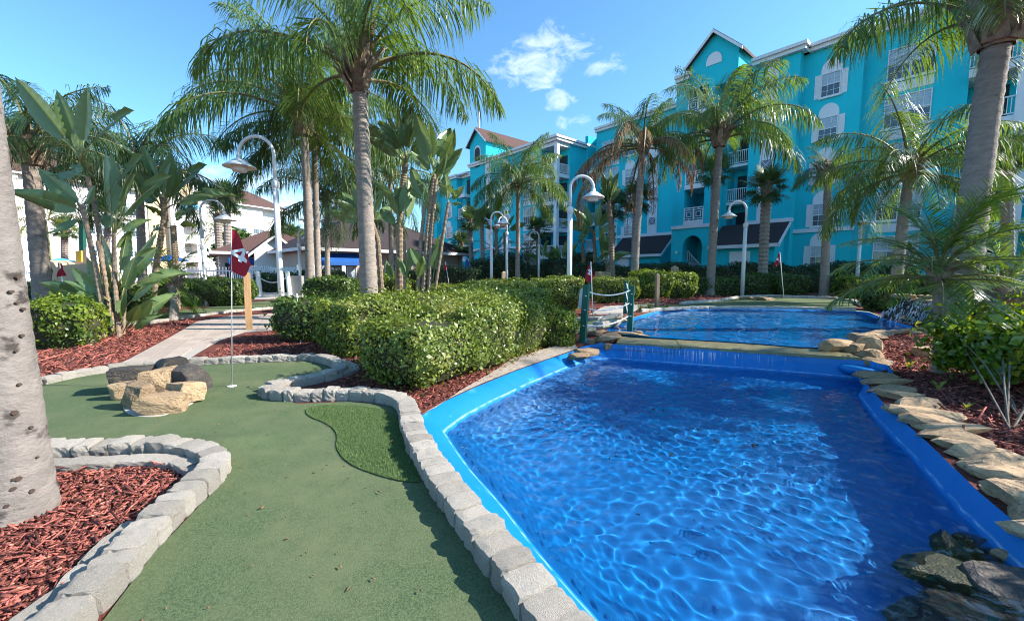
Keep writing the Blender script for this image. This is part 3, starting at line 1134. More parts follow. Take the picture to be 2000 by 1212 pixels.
# folded liner over the ends
for px_, py_, s_, z_ in [(1172, 668, (.75, .5, .12), .03), (1630, 688, (.36, .3, .12), .09), (1690, 722, (.5, .36, .18), -.02)]:
    p = GZ(px_, py_, z_)
    me = rock_mesh('liner_fold', int(px_), M['liner'], cuts=3, sub=3, rough=.16)
    me.polygons.foreach_set('use_smooth', [True] * len(me.polygons))
    put('liner_fold', me, weir, p, (0, 0, -.4), s_)
fall = MB()
rr = random.Random(5)
for i in range(70):
    u = rr.betavariate(1.1, 2.4) * .9 + .04
    p = pt(fr, u)
    x, y = p.x - .02 + rr.uniform(-.02, .02), p.y - .05 + rr.uniform(-.03, .0)
    top = .10 - rr.random() * .03
    bot = top - rr.uniform(.06, .26)
    w = rr.uniform(.0012, .0032)
    fall.tube([(x, y, top), (x - .012, y - .03, (top + bot) / 2), (x - .018, y - .045, bot)], [w, w * .8, w * .3], 4)
o = fall.build('falling_water', M['foam'])
tag(o, 'thin trickles of water falling over the weir ledge', None, None, 'stuff')

# ---- waterfall of stacked rock at the far corner of the upper pool
t = thing('rock_waterfall', 'waterfall of stacked dark flat stones at the corner of the upper pool', 'waterfall', (9.8, 9.9, .1))
a0, a1 = Vector((10.1, 11.0)), Vector((9.3, 8.7))
for lay in range(6):
    n = 8
    for i in range(n):
        u = (i + (.5 if lay % 2 else 0) + random.uniform(-.2, .2)) / n
        p = a0.lerp(a1, u) + Vector((lay * .16 + random.uniform(-.08, .08), 0))
        put('stone', random.choice(WETR if lay < 5 else FLAT), t, (p.x, p.y, .12 + lay * .105), (random.uniform(-.12, .12), random.uniform(-.12, .12), random.uniform(-.5, .5) + 1.2),
            (random.uniform(.4, .62), random.uniform(.36, .55), random.uniform(.13, .2)))
for i in range(10):
    p = Vector((10.5 + random.uniform(-.2, .6), 8.4 + i * .3))
    put('stone', FLAT[i % 6], t, (p.x, p.y, .62 + random.uniform(-.2, .12)), (0, 0, random.uniform(0, 3)), (.6, .45, .16))
for i in range(9):
    p = Vector((9.6 + .14 * i, 8.35 - .02 * i))
    put('stone', FLAT[(i + 2) % 6], t, (p.x, p.y, .2 + .1 * (i % 4)), (0, 0, random.uniform(0, 3)), (.5, .4, .16))
fall = MB()
for i in range(230):
    u = rr.random()
    g = noise.noise(Vector((u * 7, 3, 0)))
    if g < -.18:
        continue
    p = a0.lerp(a1, u)
    lay = rr.uniform(0, 5.2)
    x = p.x - .30 + lay * .15 + rr.uniform(-.06, .03)
    z = .13 + lay * .105 + .05
    l = rr.uniform(.05, .17)
    w = rr.uniform(.004, .013)
    fall.tube([(x, p.y, z), (x - .03, p.y + rr.uniform(-.02, .02), z - l * .5), (x - .045, p.y + rr.uniform(-.03, .03), z - l)], [w, w, w * .4], 4)
tag(fall.build('falling_water', M['foam']), 'white water tumbling down the dark stacked stones', None, None, 'stuff')

PR = [rock_mesh('wet_stone', 90 + i, M['dark_rock'], cuts=6, sub=3, rough=.05) for i in range(4)]
PT = [rock_mesh('wet_stone', 95 + i, M['rock'], cuts=6, sub=3, rough=.05) for i in range(2)]
# ---- rocks breaking the surface in the near corner of the lower pool
for pxy, z, s, yaw, me, lab in [
        ((1858, 1062), -.24, (.30, .16, .22), .9, ALG[0], 'algae covered rock just under the water, farthest out in the pool corner'),
        ((1850, 1108), -.24, (.34, .20, .22), .1, ALG[1], 'broad algae covered rock under the water in the pool corner'),
        ((1925, 1075), -.26, (.16, .10, .18), .0, ALG[2], 'small mossy rock under the water between larger rocks'),
        ((1968, 1052), -.24, (.30, .17, .24), -.3, PR[0], 'brown wet rock breaking the surface beside the flagstone bank'),
        ((1990, 1088), -.20, (.16, .08, .16), -.4, PT[0], 'small tan rock at the waterline in the pool corner'),
        ((1900, 1125), -.22, (.17, .07, .16), -.5, PT[1], 'thin brown rock tip at the waterline in the pool corner'),
        ((1992, 1150), -.24, (.28, .24, .28), -.6, PR[1], 'dark rounded rock at the edge of the pool corner'),
        ((1935, 1195), -.33, (.60, .22, .24), -.45, PR[3], 'long smooth grey rock lying under the water nearest the camera'),
        ((1945, 1108), -.28, (.24, .12, .18), -.2, ALG[0], 'weedy flat rock under the water beside the dark rounded rock')]:
    p = GZ(*pxy, LOW_Z)
    o = put('pool_rock', me, None, (p.x, p.y, z), (0, 0, yaw), tuple(q * 1.3 for q in s))
    o.cycles.is_caustics_receiver = True
    tag(o, lab, 'rock', 'rocks in the pool corner')


# ================================================================== mulch chips, litter
def chips(name, poly, n, l, w, seed, m=None, zf=None, label=None, avoid=(), tilt=.28, th=.006):
    r = np.random.default_rng(seed)
    lo, hi = np.min([p[:2] for p in poly], axis=0), np.max([p[:2] for p in poly], axis=0)
    P = r.uniform(lo, hi, (n * 4, 2))
    ok = inside(P, poly)
    for a in avoid:
        ok &= ~inside(P, a)
    P = P[ok][:n]
    n = len(P)
    ang = r.uniform(0, 6.28, n)
    L_ = l * r.lognormal(-.1, .6, n)
    W_ = w * r.lognormal(0, .4, n)
    pit = r.normal(0, tilt, n)
    d = np.c_[np.cos(ang) * np.cos(pit), np.sin(ang) * np.cos(pit), np.sin(pit)]
    s = np.c_[-np.sin(ang), np.cos(ang), r.normal(0, .4, n)]
    s /= np.linalg.norm(s, axis=1)[:, None]
    u = np.cross(d, s)
    z = (zf(P) if zf else gzv(P)) + np.abs(np.sin(pit)) * L_ * .35 + r.uniform(.002, .014, n)
    C = np.c_[P, z]
    dl, sw, ut = d * L_[:, None] / 2, s * W_[:, None] / 2, u * th * .5
    tap = r.uniform(.4, 1, n)[:, None]
    V = np.stack([C - dl - sw - ut, C + dl - sw * tap - ut, C + dl + sw * tap - ut, C - dl + sw - ut, C - dl - sw + ut, C + dl - sw * tap + ut, C + dl + sw * tap + ut, C - dl + sw + ut], 1).reshape(-1, 3)
    f = np.array([(0, 3, 2, 1), (4, 5, 6, 7), (0, 1, 5, 4), (1, 2, 6, 5), (2, 3, 7, 6), (3, 0, 4, 7)])
    F = (np.arange(n)[:, None, None] * 8 + f[None]).reshape(-1, 4)
    return tag(put(name, np_mesh(name, V, F, m or M['chip'])), label, None, None, 'stuff')


BED1 = [(-1.75, .8), (-1.85, 1.3)] + gpx([(130, 1212), (235, 1085), (330, 995), (390, 945), (385, 915), (330, 905), (200, 905), (110, 910)]) + [(-4.4, 2.9), (-4.4, .8)]
chips('mulch_chips', BED1, 17000, .034, .009, 1, label='red wood mulch at the foot of the grey palm trunk')
BED2 = gpx([(540, 778), (600, 772), (679, 770), (770, 782), (815, 808), (880, 778), (960, 735), (1050, 690), (1000, 640), (700, 620), (560, 640), (480, 655), (385, 700), (620, 698), (690, 735), (640, 755)])
chips('mulch_chips', BED2, 15000, .048, .012, 2, label='red mulch around the clipped hedges')
BED3 = gpx([(1715, 725), (1760, 770), (1830, 825), (1900, 880), (1960, 920), (2040, 1000)]) + [(4.6, 2.2), (7, 3), (8.5, 5), (8.2, 7.6)] + gpx([(1790, 655), (1720, 660), (1705, 690)])
chips('mulch_chips', BED3, 13000, .055, .015, 3, label='dark red mulch on the shaded pool bank')
BED4 = gpx([(80, 748), (200, 722), (320, 660), (375, 628), (240, 640), (130, 645), (60, 660)])
chips('mulch_chips', BED4, 8000, .075, .02, 4, label='red mulch under the paddle leaved clump')
BED5 = gpx([(1125, 618), (1150, 612), (1200, 590), (1290, 580), (1390, 578), (1440, 580), (1400, 588), (1300, 592), (1180, 598)])
chips('mulch_chips', BED5, 5000, .10, .03, 5, label='red mulch below the far hedges')
chips('leaf_litter', [(-3.5, 1.2), (-.2, 1.2), (-1, 4), (-3.5, 4.2)], 130, .012, .005, 6, m=M['debris'], zf=lambda P: turf_z(P) + .002, avoid=[BED1], label='scraps of bark and leaf on the putting turf', tilt=.1, th=.003)
chips('leaf_litter', smooth_poly(gpx([(860, 965), (835, 948), (900, 1030), (965, 1120), (1030, 1206), (1040, 1200), (970, 1112), (900, 1015), (845, 935)]), 0), 150, .018, .009, 8, m=M['debris'], zf=lambda P: turf_z(P) + .002, label='dead leaves gathered at the foot of the kerb', tilt=.3, th=.003)
chips('sunken_leaves', [tuple(GZ(x, y, -.48)[:2]) for x, y in [(1180, 830), (1420, 820), (1500, 900), (1420, 1010), (1250, 1050), (1180, 930)]], 90, .03, .009, 7, m=M['bed_leaf'], zf=lambda P: np.full(len(P), -.505), label='dead leaves lying on the floor of the lower pool', tilt=.1, th=.003).cycles.is_caustics_receiver = True


# ================================================================== plants: leaf and frond shapes
def frond_mesh(name, elev, droop, pairs, leaf, lw, hang, seed, mleaf, plum=.35, start=.20, rad=.011, fwd=.45):
    """feather leaf of unit length: a bending stalk in the XZ plane, leaflets hanging to either side"""
    r = random.Random(seed)
    n = 12
    pts, dirs = [Vector((0, 0, 0))], []
    for i in range(n):
        t = (i + .5) / n
        a = elev - droop * t ** 1.25
        d = Vector((math.cos(a), .05 * math.sin(seed + 3 * t), math.sin(a)))
        dirs.append(d)
        pts.append(pts[-1] + d / n)
    rb = MB()
    rb.tube(pts, [rad * (1.25 - 1.05 * i / n) for i in range(n + 1)], 4)
    nf = len(rb.F)
    V, F = rb.V, rb.F
    for i in range(pairs):
        t = start + (1 - start) * (i + r.random() * .6) / pairs
        k = min(int(t * n), n - 1)
        p = pts[k].lerp(pts[k + 1], t * n - k)
        d = dirs[k]
        prof = min(1, .45 + 2.2 * (t - start)) * (1 if t < .7 else 1 - .75 * (t - .7) / .3)
        for side in (-1, 1):
            if r.random() < .04:
                continue
            l = leaf * prof * r.uniform(.8, 1.12)
            sd = Vector((0, side, 0))
            up = d.cross(Vector((0, 1, 0))) * -1
            v = (d * (fwd + r.uniform(-.1, .15)) + sd * .85 + up * r.uniform(-plum, plum + .2)).normalized()
            w = lw * r.uniform(.8, 1.15)
            q = p.copy()
            base = len(V)
            for j, (u, ww) in enumerate(((0, .35), (.33, 1), (.7, .75))):
                wd = v.cross(Vector((0, 0, 1)))
                if wd.length < .05:
                    wd = d.copy()
                wd = (wd.normalized() * .8 + d * .5).normalized() * (w * ww * .5)
                V += [tuple(q - wd), tuple(q + wd)]
                step = (.33, .37, .30)[j]
                v = (v + Vector((0, 0, -1)) * hang * (.35 + j * .45)).normalized()
                q = q + v * l * step
            V.append(tuple(q))
            F += [(base, base + 1, base + 3, base + 2), (base + 2, base + 3, base + 5, base + 4), (base + 4, base + 5, base + 6)]
    me = mesh_data(name, V, F, M['rachis'])
    me.materials.append(mleaf)
    me.polygons.foreach_set('material_index', [0] * nf + [1] * (len(F) - nf))
    return me


QE = [(82, 60), (64, 95), (44, 112), (22, 100), (-8, 78), (-42, 42)]


def frond_set(mleaf, pairs=92, leaf=.33, lw=.0085, hang=1.0, nv=2, s0=0):
    return [[frond_mesh('frond', R(e), R(dr), pairs, leaf, lw, hang, s0 + 31 * i + 7 * j, mleaf, plum=.6) for j in range(nv)] for i, (e, dr) in enumerate(QE)]


QUEEN = frond_set(M['frond'])
QUEEN_B = frond_set(M['frond_shaded'], s0=300)
DEAD = [frond_mesh('frond', R(e), R(dr), 50, .15, .010, 1.6, 900 + i, M['frond_dead']) for i, (e, dr) in enumerate([(45, 150), (30, 140), (15, 120), (-5, 95)])]
DATE = [[frond_mesh('frond', R(e), R(dr), 46, .27, .014, .10, 500 + 13 * i + j, M['date'], plum=.28, fwd=.75, rad=.010) for j in range(2)] for i, (e, dr) in enumerate([(80, 55), (60, 75), (38, 80), (14, 70), (-15, 60), (-50, 30)])]
YELLOWP = frond_set(leaf_mat('areca_leaf', (.13, .20, .03), (.24, .30, .05), trans=.4), pairs=40, leaf=.24, lw=.016, hang=.35, nv=1, s0=700)


def trunk_tube(pts, r0, r1, rings, flare=1.3, n=14, ripple=.035, seed=0):
    """ringed palm stem along a polyline"""
    mb = MB()
    P, Rd = [], []
    m = rings * 2
    for i in range(m + 1):
        t = i / m
        k = min(int(t * (len(pts) - 1)), len(pts) - 2)
        u = t * (len(pts) - 1) - k
        p = Vector(pts[k]).lerp(Vector(pts[k + 1]), u)
        rad = r0 + (r1 - r0) * t + r0 * (flare - 1) * math.exp(-t * 9)
        rad *= 1 + (ripple if i % 2 else -ripple) + .02 * noise.noise(Vector((t * 9, seed, 0)))
        P.append(p)
        Rd.append(rad)
    mb.tube(P, Rd, n)
    return mb


def boots(t, top, r, h, seed, m='boot', n=26, drop=.0, spread=.55):
    rr_ = random.Random(seed)
    mb = MB()
    mb.lathe([(r * .85, -.06), (r * .98, h * .15), (r * .92, h * .45), (r * .6, h * .8), (r * .3, h * 1.1)], 10, top)
    for i in range(n):
        a = i * 2.4 + rr_.uniform(-.3, .3)
        z0 = rr_.uniform(-.06, h * .6)
        d = Vector((math.cos(a), math.sin(a), 0))
        p0 = Vector(top) + d * r * .95 + Vector((0, 0, z0))
        l = h * rr_.uniform(.5, .95)
        sp = spread * rr_.uniform(.5, 1.3)
        p1 = p0 + d * l * sp * .5 + Vector((0, 0, l * .6 - drop))
        p2 = p1 + d * l * sp * .6 + Vector((0, 0, l * .35 - drop * 2))
        w = r * rr_.uniform(.45, .7)
        s = Vector((-d.y, d.x, 0))
        for (a_, b_, w0, w1) in ((p0, p1, w, w * .6), (p1, p2, w * .6, w * .2)):
            mb.add([a_ - s * w0, a_ + s * w0, b_ + s * w1, b_ - s * w1, a_ - s * w0 - d * .03, a_ + s * w0 - d * .03, b_ + s * w1 - d * .02, b_ - s * w1 - d * .02],
                   [(0, 1, 2, 3), (7, 6, 5, 4), (0, 4, 5, 1), (1, 5, 6, 2), (2, 6, 7, 3), (3, 7, 4, 0)])
    return mb.build('leaf_base', M[m], t)


def queen_palm(label, base, top, r, cr, seed, fronds=None, nf=17, lo=-30, hi=84, bh=.7, mtrunk='trunk', rings=None, bend=.0, dead=0, only=None, skip=None, name='palm_tree', group='palm trees', az0=0, sq=.96, boot_r=1.15):
    rr_ = random.Random(seed)
    fronds = fronds or QUEEN
    base, top = Vector(base), Vector(top)
    t = thing(name, label, 'palm tree', base, group)
    mid = base.lerp(top, .5) + Vector((bend, 0, 0))
    pts = [base - Vector((0, 0, .05)), base.lerp(mid, .5) + Vector((bend * .3, 0, 0)), mid, mid.lerp(top, .5) + Vector((bend * .3, 0, 0)), top]
    h = (top - base).length
    trunk_tube(pts, r, r * .82, rings or max(12, int(h * 4.5)), seed=seed).build('trunk', M[mtrunk], t, smooth=True)
    if bh:
        boots(t, top, r * boot_r, bh, seed)
    crown = top + Vector((0, 0, bh * .75))
    for i in range(nf):
        f = (i + .5) / nf
        e = hi + (lo - hi) * f ** .9
        az = az0 + i * 2.39996 + rr_.uniform(-.25, .25)
        cl = min(range(len(QE)), key=lambda k: abs(QE[k][0] - e))
        me = rr_.choice(fronds[cl])
        L_ = cr * rr_.uniform(1.15, 1.4)
        if skip and skip(math.degrees(az) % 360):
            continue
        p = crown + Vector((math.cos(az), math.sin(az), 0)) * r * .5 - Vector((0, 0, bh * .5 * f))
        put('frond', me, t, p, (rr_.uniform(-.12, .12), rr_.uniform(-.1, .1), az), (L_, L_, L_ * sq))
    for i in range(dead):
        az = i * 6.283 / dead + rr_.uniform(-.3, .3)
        L_ = cr * rr_.uniform(1.5, 2.7)
        put('frond', DEAD[i % 4], t, crown - Vector((0, 0, bh * .4)), (0, 0, az), L_)
    return t


def on_ground(px, Y, py=None):
    x = (px - 1000) / FPX * Y
    return Vector((x, Y, gz(x, Y)))


# ---- queen palms (pixel of the crown base, depth)
def qp(label, px_b, px_t, py_t, Y, r, cr, seed, **k):
    base = on_ground(px_b, Y)
    return queen_palm(label, base, A(px_t, py_t, Y), r, cr, seed, **k)


qp('tall palm with a thick pale trunk rising behind the clipped hedge', 722, 703, 178, 10.6, .215, 3.0, 3, nf=17, lo=16, bh=1.05, az0=.2)
qp('palm with a slim trunk and bulging leaf bases left of the thick pale trunk', 604, 594, 262, 15.5, .165, 3.5, 5, nf=22, lo=2, bh=1.35, az0=1.0, bend=.05, boot_r=1.5)
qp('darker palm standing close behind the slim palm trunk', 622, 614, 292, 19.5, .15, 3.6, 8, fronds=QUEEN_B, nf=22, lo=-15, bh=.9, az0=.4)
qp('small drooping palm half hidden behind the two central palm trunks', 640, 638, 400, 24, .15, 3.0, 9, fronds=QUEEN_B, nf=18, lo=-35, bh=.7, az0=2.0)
qp('weeping palm crown above the pavilion roof between paddle leaved plants', 765, 762, 352, 26, .16, 3.4, 12, fronds=QUEEN, nf=20, lo=-40, bh=.7)
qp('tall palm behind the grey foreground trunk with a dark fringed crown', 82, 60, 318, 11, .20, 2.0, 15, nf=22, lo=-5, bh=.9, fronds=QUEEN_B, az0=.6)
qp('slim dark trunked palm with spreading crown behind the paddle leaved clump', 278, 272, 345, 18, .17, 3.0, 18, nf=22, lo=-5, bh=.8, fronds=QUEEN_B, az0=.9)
qp('far palm in front of the turquoise balconies', 1011, 1012, 372, 27, .16, 3.0, 21, nf=24, lo=-8, bh=.9, fronds=QUEEN, az0=.3)
qp('palm with long dead brown fronds hanging round its trunk', 1238, 1256, 298, 20.5, .19, 2.4, 24, nf=11, lo=25, bh=.6, dead=12, bend=-.05)
qp('leaning palm with a bright green crown in front of the stair tower', 1386, 1405, 285, 20.8, .20, 3.3, 27, nf=20, lo=12, bh=1.1, az0=.5, boot_r=1.6)
qp('short palm with a small tufted crown and dead leaf bases before the arched windows', 1610, 1617, 356, 20.2, .19, 1.25, 30, nf=15, lo=5, bh=.9, az0=.3)
qp('palm with broad arching fronds before the bay windows', 1750, 1775, 352, 15.5, .19, 2.6, 33, nf=24, lo=-12, bh=.7, az0=1.0, bend=-.05)
qp('big shaded palm trunk with shaggy leaf bases at the frame edge', 1884, 1946, 88, 9.2, .27, 2.9, 36, nf=13, lo=30, bh=1.1, az0=.15, bend=-.06, boot_r=1.25)

# ---- grey trunk in the foreground
p = Vector((-2.895, 2.25, 0))
t = thing('palm_tree', 'thick pale grey palm trunk standing in mulch close to the camera', 'palm tree', p, 'palm trees')
trunk_tube([p - Vector((0, 0, .05)), p + Vector((-.01, .0, 1.5)), p + Vector((-.03, 0, 3.2)), p + Vector((-.05, .05, 5.8))], .168, .130, 46, flare=1.18, n=40, ripple=.011, seed=2).build('trunk', M['trunk_near'], t, smooth=True)
rr = random.Random(3)
sm_ = MB().prism([(0, math.cos(k * 1.047), math.sin(k * 1.047)) for k in range(6)], (-.012, 0, 0))
scar_me = mesh_data('scar', sm_.V, sm_.F, mat('trunk_scar', (.045, .03, .024), (.09, .06, .045), rough=.95, vscale=30))
for i in range(46):
    a, z = rr.uniform(-2.0, .3), rr.uniform(.1, 2.6)
    rad = .166 - .0066 * z + .003 + .03 * math.exp(-z / 5.8 * 9)
    c = p + Vector((math.cos(a) * rad, math.sin(a) * rad, z))
    s = rr.uniform(.006, .015)
    d = Vector((math.cos(a), math.sin(a), 0))
    e = Vector((-d.y, d.x, 0))
    put('scar', scar_me, t, c, (0, 0, a), (1, s * 1.2, s * rr.uniform(.6, 1.3)))
boots(t, p + Vector((-.05, .05, 5.75)), .17, .9, 5)
for i in range(11):
    az = i * 2.4 + .9
    put('frond', QUEEN[(1, 2, 3)[i % 3]][i % 2], t, p + Vector((-.05, .05, 6.4)), (0, 0, az), 3.1)


# ---- date palms
def date_palm(label, base, top, r, cr, seed, nf=34, name='date_palm', cmax=5):
    rr_ = random.Random(seed)
    t = thing(name, label, 'palm tree', base, 'date palms')
    base, top = Vector(base), Vector(top)
    trunk_tube([base - Vector((0, 0, .05)), base.lerp(top, .5) + Vector((.04, 0, 0)), top], r, r * 1.15, 14, n=10, ripple=.10, seed=seed).build('trunk', M['trunk'], t)
    boots(t, top - Vector((0, 0, r * 2.5)), r * 1.3, r * 5, seed, n=34, drop=.03, spread=.4)
    for i in range(nf):
        f = (i + .5) / nf
        cl = min(cmax, int(f * (cmax + 1)))
        az = i * 2.39996 + rr_.uniform(-.2, .2)
        L_ = cr * rr_.uniform(1.0, 1.25)
        put('frond', rr_.choice(DATE[cl]), t, top + Vector((0, 0, .12 - .2 * f)), (rr_.uniform(-.12, .12), rr_.uniform(-.1, .1), az), L_)
    return t


date_palm('short date palm with glossy arching fronds on the pool bank', G(1830, 728), A(1834, 540, 5.45), .066, 1.1, 4, 34, cmax=3)
date_palm('second date palm behind the glossy shrub at the frame edge', on_ground(1955, 8.2), A(1962, 585, 8.2), .12, 1.5, 9, 30)
date_palm('little date palm with dark fronds behind the path', G(338, 626), A(340, 552, 12.4), .10, 1.1, 14, 26)
date_palm('bushy date palm by the shaded building hedge', on_ground(1030, 34), A(1030, 500, 34), .14, 1.9, 17, 20)
date_palm('dark date palm under the far turquoise wing', on_ground(968, 36), A(968, 495, 36), .14, 1.9, 19, 20)

# ---- areca palm
def areca(label, base, h, cr, seed, nf=18):
    rr_ = random.Random(seed)
    t = thing('areca_palm', label, 'palm tree', base)
    for i in range(3):
        b = Vector(base) + Vector((rr_.uniform(-.3, .3), rr_.uniform(-.3, .3), 0))
        trunk_tube([b, b + Vector((rr_.uniform(-.2, .2), 0, h))], .06, .05, 14, n=8).build('trunk', M['stalk'], t)
    for i in range(nf):
        put('frond', YELLOWP[min(4, int(i / nf * 5))][0], t, Vector(base) + Vector((rr_.uniform(-.3, .3), rr_.uniform(-.3, .3), h)), (0, 0, i * 2.4), cr * rr_.uniform(1, 1.3))


areca('yellow green feathery palm before the cream building', on_ground(105, 30), A(105, 430, 30).z, 1.9, 3)
areca('light green feathery palm before the white tower', on_ground(430, 50), A(430, 455, 50).z, 2.8, 5)


# ---- fan palms
def fan_leaf(name, seed):
    r = random.Random(seed)
    V, F = [], []
    mb = MB()
    bend = r.uniform(.1, .3)
    pet = [Vector((0, 0, 0)), Vector((.25, 0, .02)), Vector((.5, 0, -.02))]
    mb.tube(pet, .012, 4)
    nf = len(mb.F)
    V, F = mb.V, mb.F
    c = Vector((.5, 0, -.02))
    n = 26
    for i in range(n):
        a = R(-128 + 256 * i / (n - 1) + r.uniform(-3, 3))
        d = Vector((math.cos(a), math.sin(a), .25 * math.cos(a * .5)))
        l = .5 * (.72 + .28 * math.cos(a * .6)) * r.uniform(.88, 1.1)
        s = Vector((-math.sin(a), math.cos(a), 0)) * .024
        p1 = c + d * l * .55
        p2 = c + d * l * .85 + Vector((0, 0, -.05 * r.random()))
        p3 = c + d * l + Vector((0, 0, -.12 - .1 * r.random()))
        b = len(V)
        V += [tuple(c), tuple(p1 - s), tuple(p1 + s), tuple(p2 - s * .55), tuple(p2 + s * .55), tuple(p3)]
        F += [(b, b + 1, b + 2), (b + 1, b + 3, b + 4, b + 2), (b + 3, b + 5, b + 4)]
    me = mesh_data(name, V, F, M['stalk'])
    me.materials.append(M['fan'])
    me.polygons.foreach_set('material_index', [0] * nf + [1] * (len(F) - nf))
    return me


FANS = [fan_leaf('fan_leaf', i) for i in range(3)]


def sabal(label, base, top, r, cr, seed, nf=22, name='fan_palm', flat=.9):
    rr_ = random.Random(seed)
    t = thing(name, label, 'palm tree', base, 'fan palms')
    base, top = Vector(base), Vector(top)
    trunk_tube([base - Vector((0, 0, .05)), base.lerp(top, .5), top], r, r, 26, n=9, ripple=.09, seed=seed).build('trunk', M['trunk'], t)
    boots(t, top - Vector((0, 0, r * 1.5)), r, r * 4, seed, n=14)
    for i in range(nf):
        f = (i + .5) / nf
        az = i * 2.39996
        el = R(80 - 135 * f ** .9)
        L_ = cr * rr_.uniform(.9, 1.15)
        put('fan_leaf', FANS[i % 3], t, top, (rr_.uniform(-.3, .3), -el, az), L_)
    return t


sabal('fan palm with a criss-cross bark trunk before the white stripe', on_ground(1488, 23), A(1497, 366, 23), .24, 1.35, 1)
sabal('fan palm peeking out behind the leaning palm trunk', on_ground(1388, 27), A(1396, 335, 27), .2, 1.3, 2)
sabal('fan palm behind the dead fronds at the second wing', on_ground(1236, 30), A(1242, 388, 30), .2, 1.5, 3)
sabal('fan palm behind the paddle plant before the second wing', on_ground(1196, 33), A(1194, 402, 33), .2, 1.7, 4)
sabal('fan palm with two tone bark before the white building end', on_ground(446, 40), A(443, 392, 40), .3, 2.1, 5)
sabal('fan palm before the balconies of the corner tower', on_ground(1052, 33), A(1050, 448, 33), .18, 1.25, 6)
sabal('dark fan palm right of the pavilion roof', on_ground(922, 36), A(918, 432, 36), .2, 1.5, 7)
sabal('low dark fan palm beside the pavilion eave', on_ground(898, 38), A(900, 475, 38), .2, 1.4, 8)
sabal('dark fan palm beside the tall dark stalks', on_ground(945, 34), A(940, 424, 34), .18, 1.0, 9)
sabal('fan palm behind the frame edge trunk before the balconies', on_ground(1972, 15.5), A(1966, 303, 15.5), .18, .95, 10)
sabal('pale fan palm before the cream balconies', on_ground(128, 42), A(126, 448, 42), .28, 1.5, 11)
sabal('fan palm above the paddle leaved clump before the cream wall', on_ground(205, 40), A(212, 418, 40), .25, 2.2, 12)
sabal('distant fan palm before the far trees', on_ground(572, 60), A(571, 462, 60), .3, 2.2, 14)
t = sabal('cut back fan palm with almost no leaves beside the white tower', on_ground(432, 42), A(425, 425, 42), .32, .5, 13, nf=6)


# ---- bird of paradise plants (big paddle leaves)
def paddle(name, seed, bend, tears, fold=.5, pet=.28):
    r = random.Random(seed)
    mb = MB()
    P0 = [Vector((bend * .02, 0, 0)), Vector((bend * .0, 0, pet * .5)), Vector((bend * .04, 0, pet))]
    mb.tube(P0, [.014, .011, .008], 5)
    rib = [Vector((bend * (.04 + (t ** 1.8)), 0, pet + (1 - pet) * t * (1 - .25 * bend * t))) for t in [i / 10 for i in range(11)]]
    mb.tube(rib, [.008 * (1 - .8 * i / 10) for i in range(11)], 4)
    nf = len(mb.F)
    V, F = mb.V, mb.F
    rows = 22
    for side in (-1, 1):
        cuts = sorted(r.sample(range(3, rows - 2), tears)) if tears else []
        prev = None
        sag = 0
        for i in range(rows + 1):
            t = i / rows
            k = min(int(t * 10), 9)
            c = rib[k].lerp(rib[k + 1], t * 10 - k)
            w = .140 * (math.sin(math.pi * min(1, t * .97 + .03) ** .80) ** .8) + .003
            fo = fold * (1 - .35 * t)

            def row(sag_, sh):
                out = []
                for j in range(4):
                    u = j / 3
                    y = side * w * u * math.cos(fo)
                    x = w * u * math.sin(fo) * (1 - .45 * u) - sag_ * u * u
                    out.append((c.x + x, y, c.z + sh * u - .02 * u * u))
                return out
            if i in cuts:
                b = len(V)
                V += row(sag, .012)
                if prev is not None:
                    F += [(prev + j, prev + j + 1, b + j + 1, b + j) for j in range(3)]
                sag = r.uniform(.0, .12)
                prev = len(V)
                V += row(sag, -.012)
                continue
            b = len(V)
            V += row(sag + .006 * math.sin(i * 2.1), 0)
            if prev is not None:
                F += [(prev + j, prev + j + 1, b + j + 1, b + j) for j in range(3)]
            prev = b
    me = mesh_data(name, V, F, M['stalk'], True)
    me.materials.append(M['paddle'])
    me.polygons.foreach_set('material_index', [0] * nf + [1] * (len(F) - nf))
    return me


PAD = [paddle('leaf', 1, .05, 0, .55), paddle('leaf', 2, .18, 1, .45), paddle('leaf', 3, .35, 4, .4), paddle('leaf', 4, .6, 9, .35), paddle('leaf', 5, .12, 2, .7)]


def place_leaf(t, base, tip, var, roll):
    base, tip = Vector(base), Vector(tip)
    z = (tip - base)
    L_ = z.length
    z.normalize()
    x = Vector((0, 0, -1)) - z * Vector((0, 0, -1)).dot(z)        # leaf arches downwards
    if x.length < .15:
        x = Vector((1, 0, 0)) - z * z.x
    x.normalize()
    y = z.cross(x)
    # most blades show their broad side across the clump
    roll = roll * .55 + (1.25 if (int(abs(tip.x * 977) + abs(tip.z * 613)) % 3) else -1.15)
    Mx = Matrix((x, y, z)).transposed().to_4x4() @ Matrix.Rotation(roll, 4, 'Z')
    put_m('leaf', PAD[var], t, Matrix.Translation(base) @ Mx @ Matrix.Diagonal((L_, L_, L_, 1)))


def bop_trunk(t, pts, r):
    trunk_tube(pts, r, r * .85, max(8, int((Vector(pts[-1]) - Vector(pts[0])).length * 9)), n=9, ripple=.10, flare=1.15, seed=len(pts)).build('trunk', M['bop_trunk'], t)


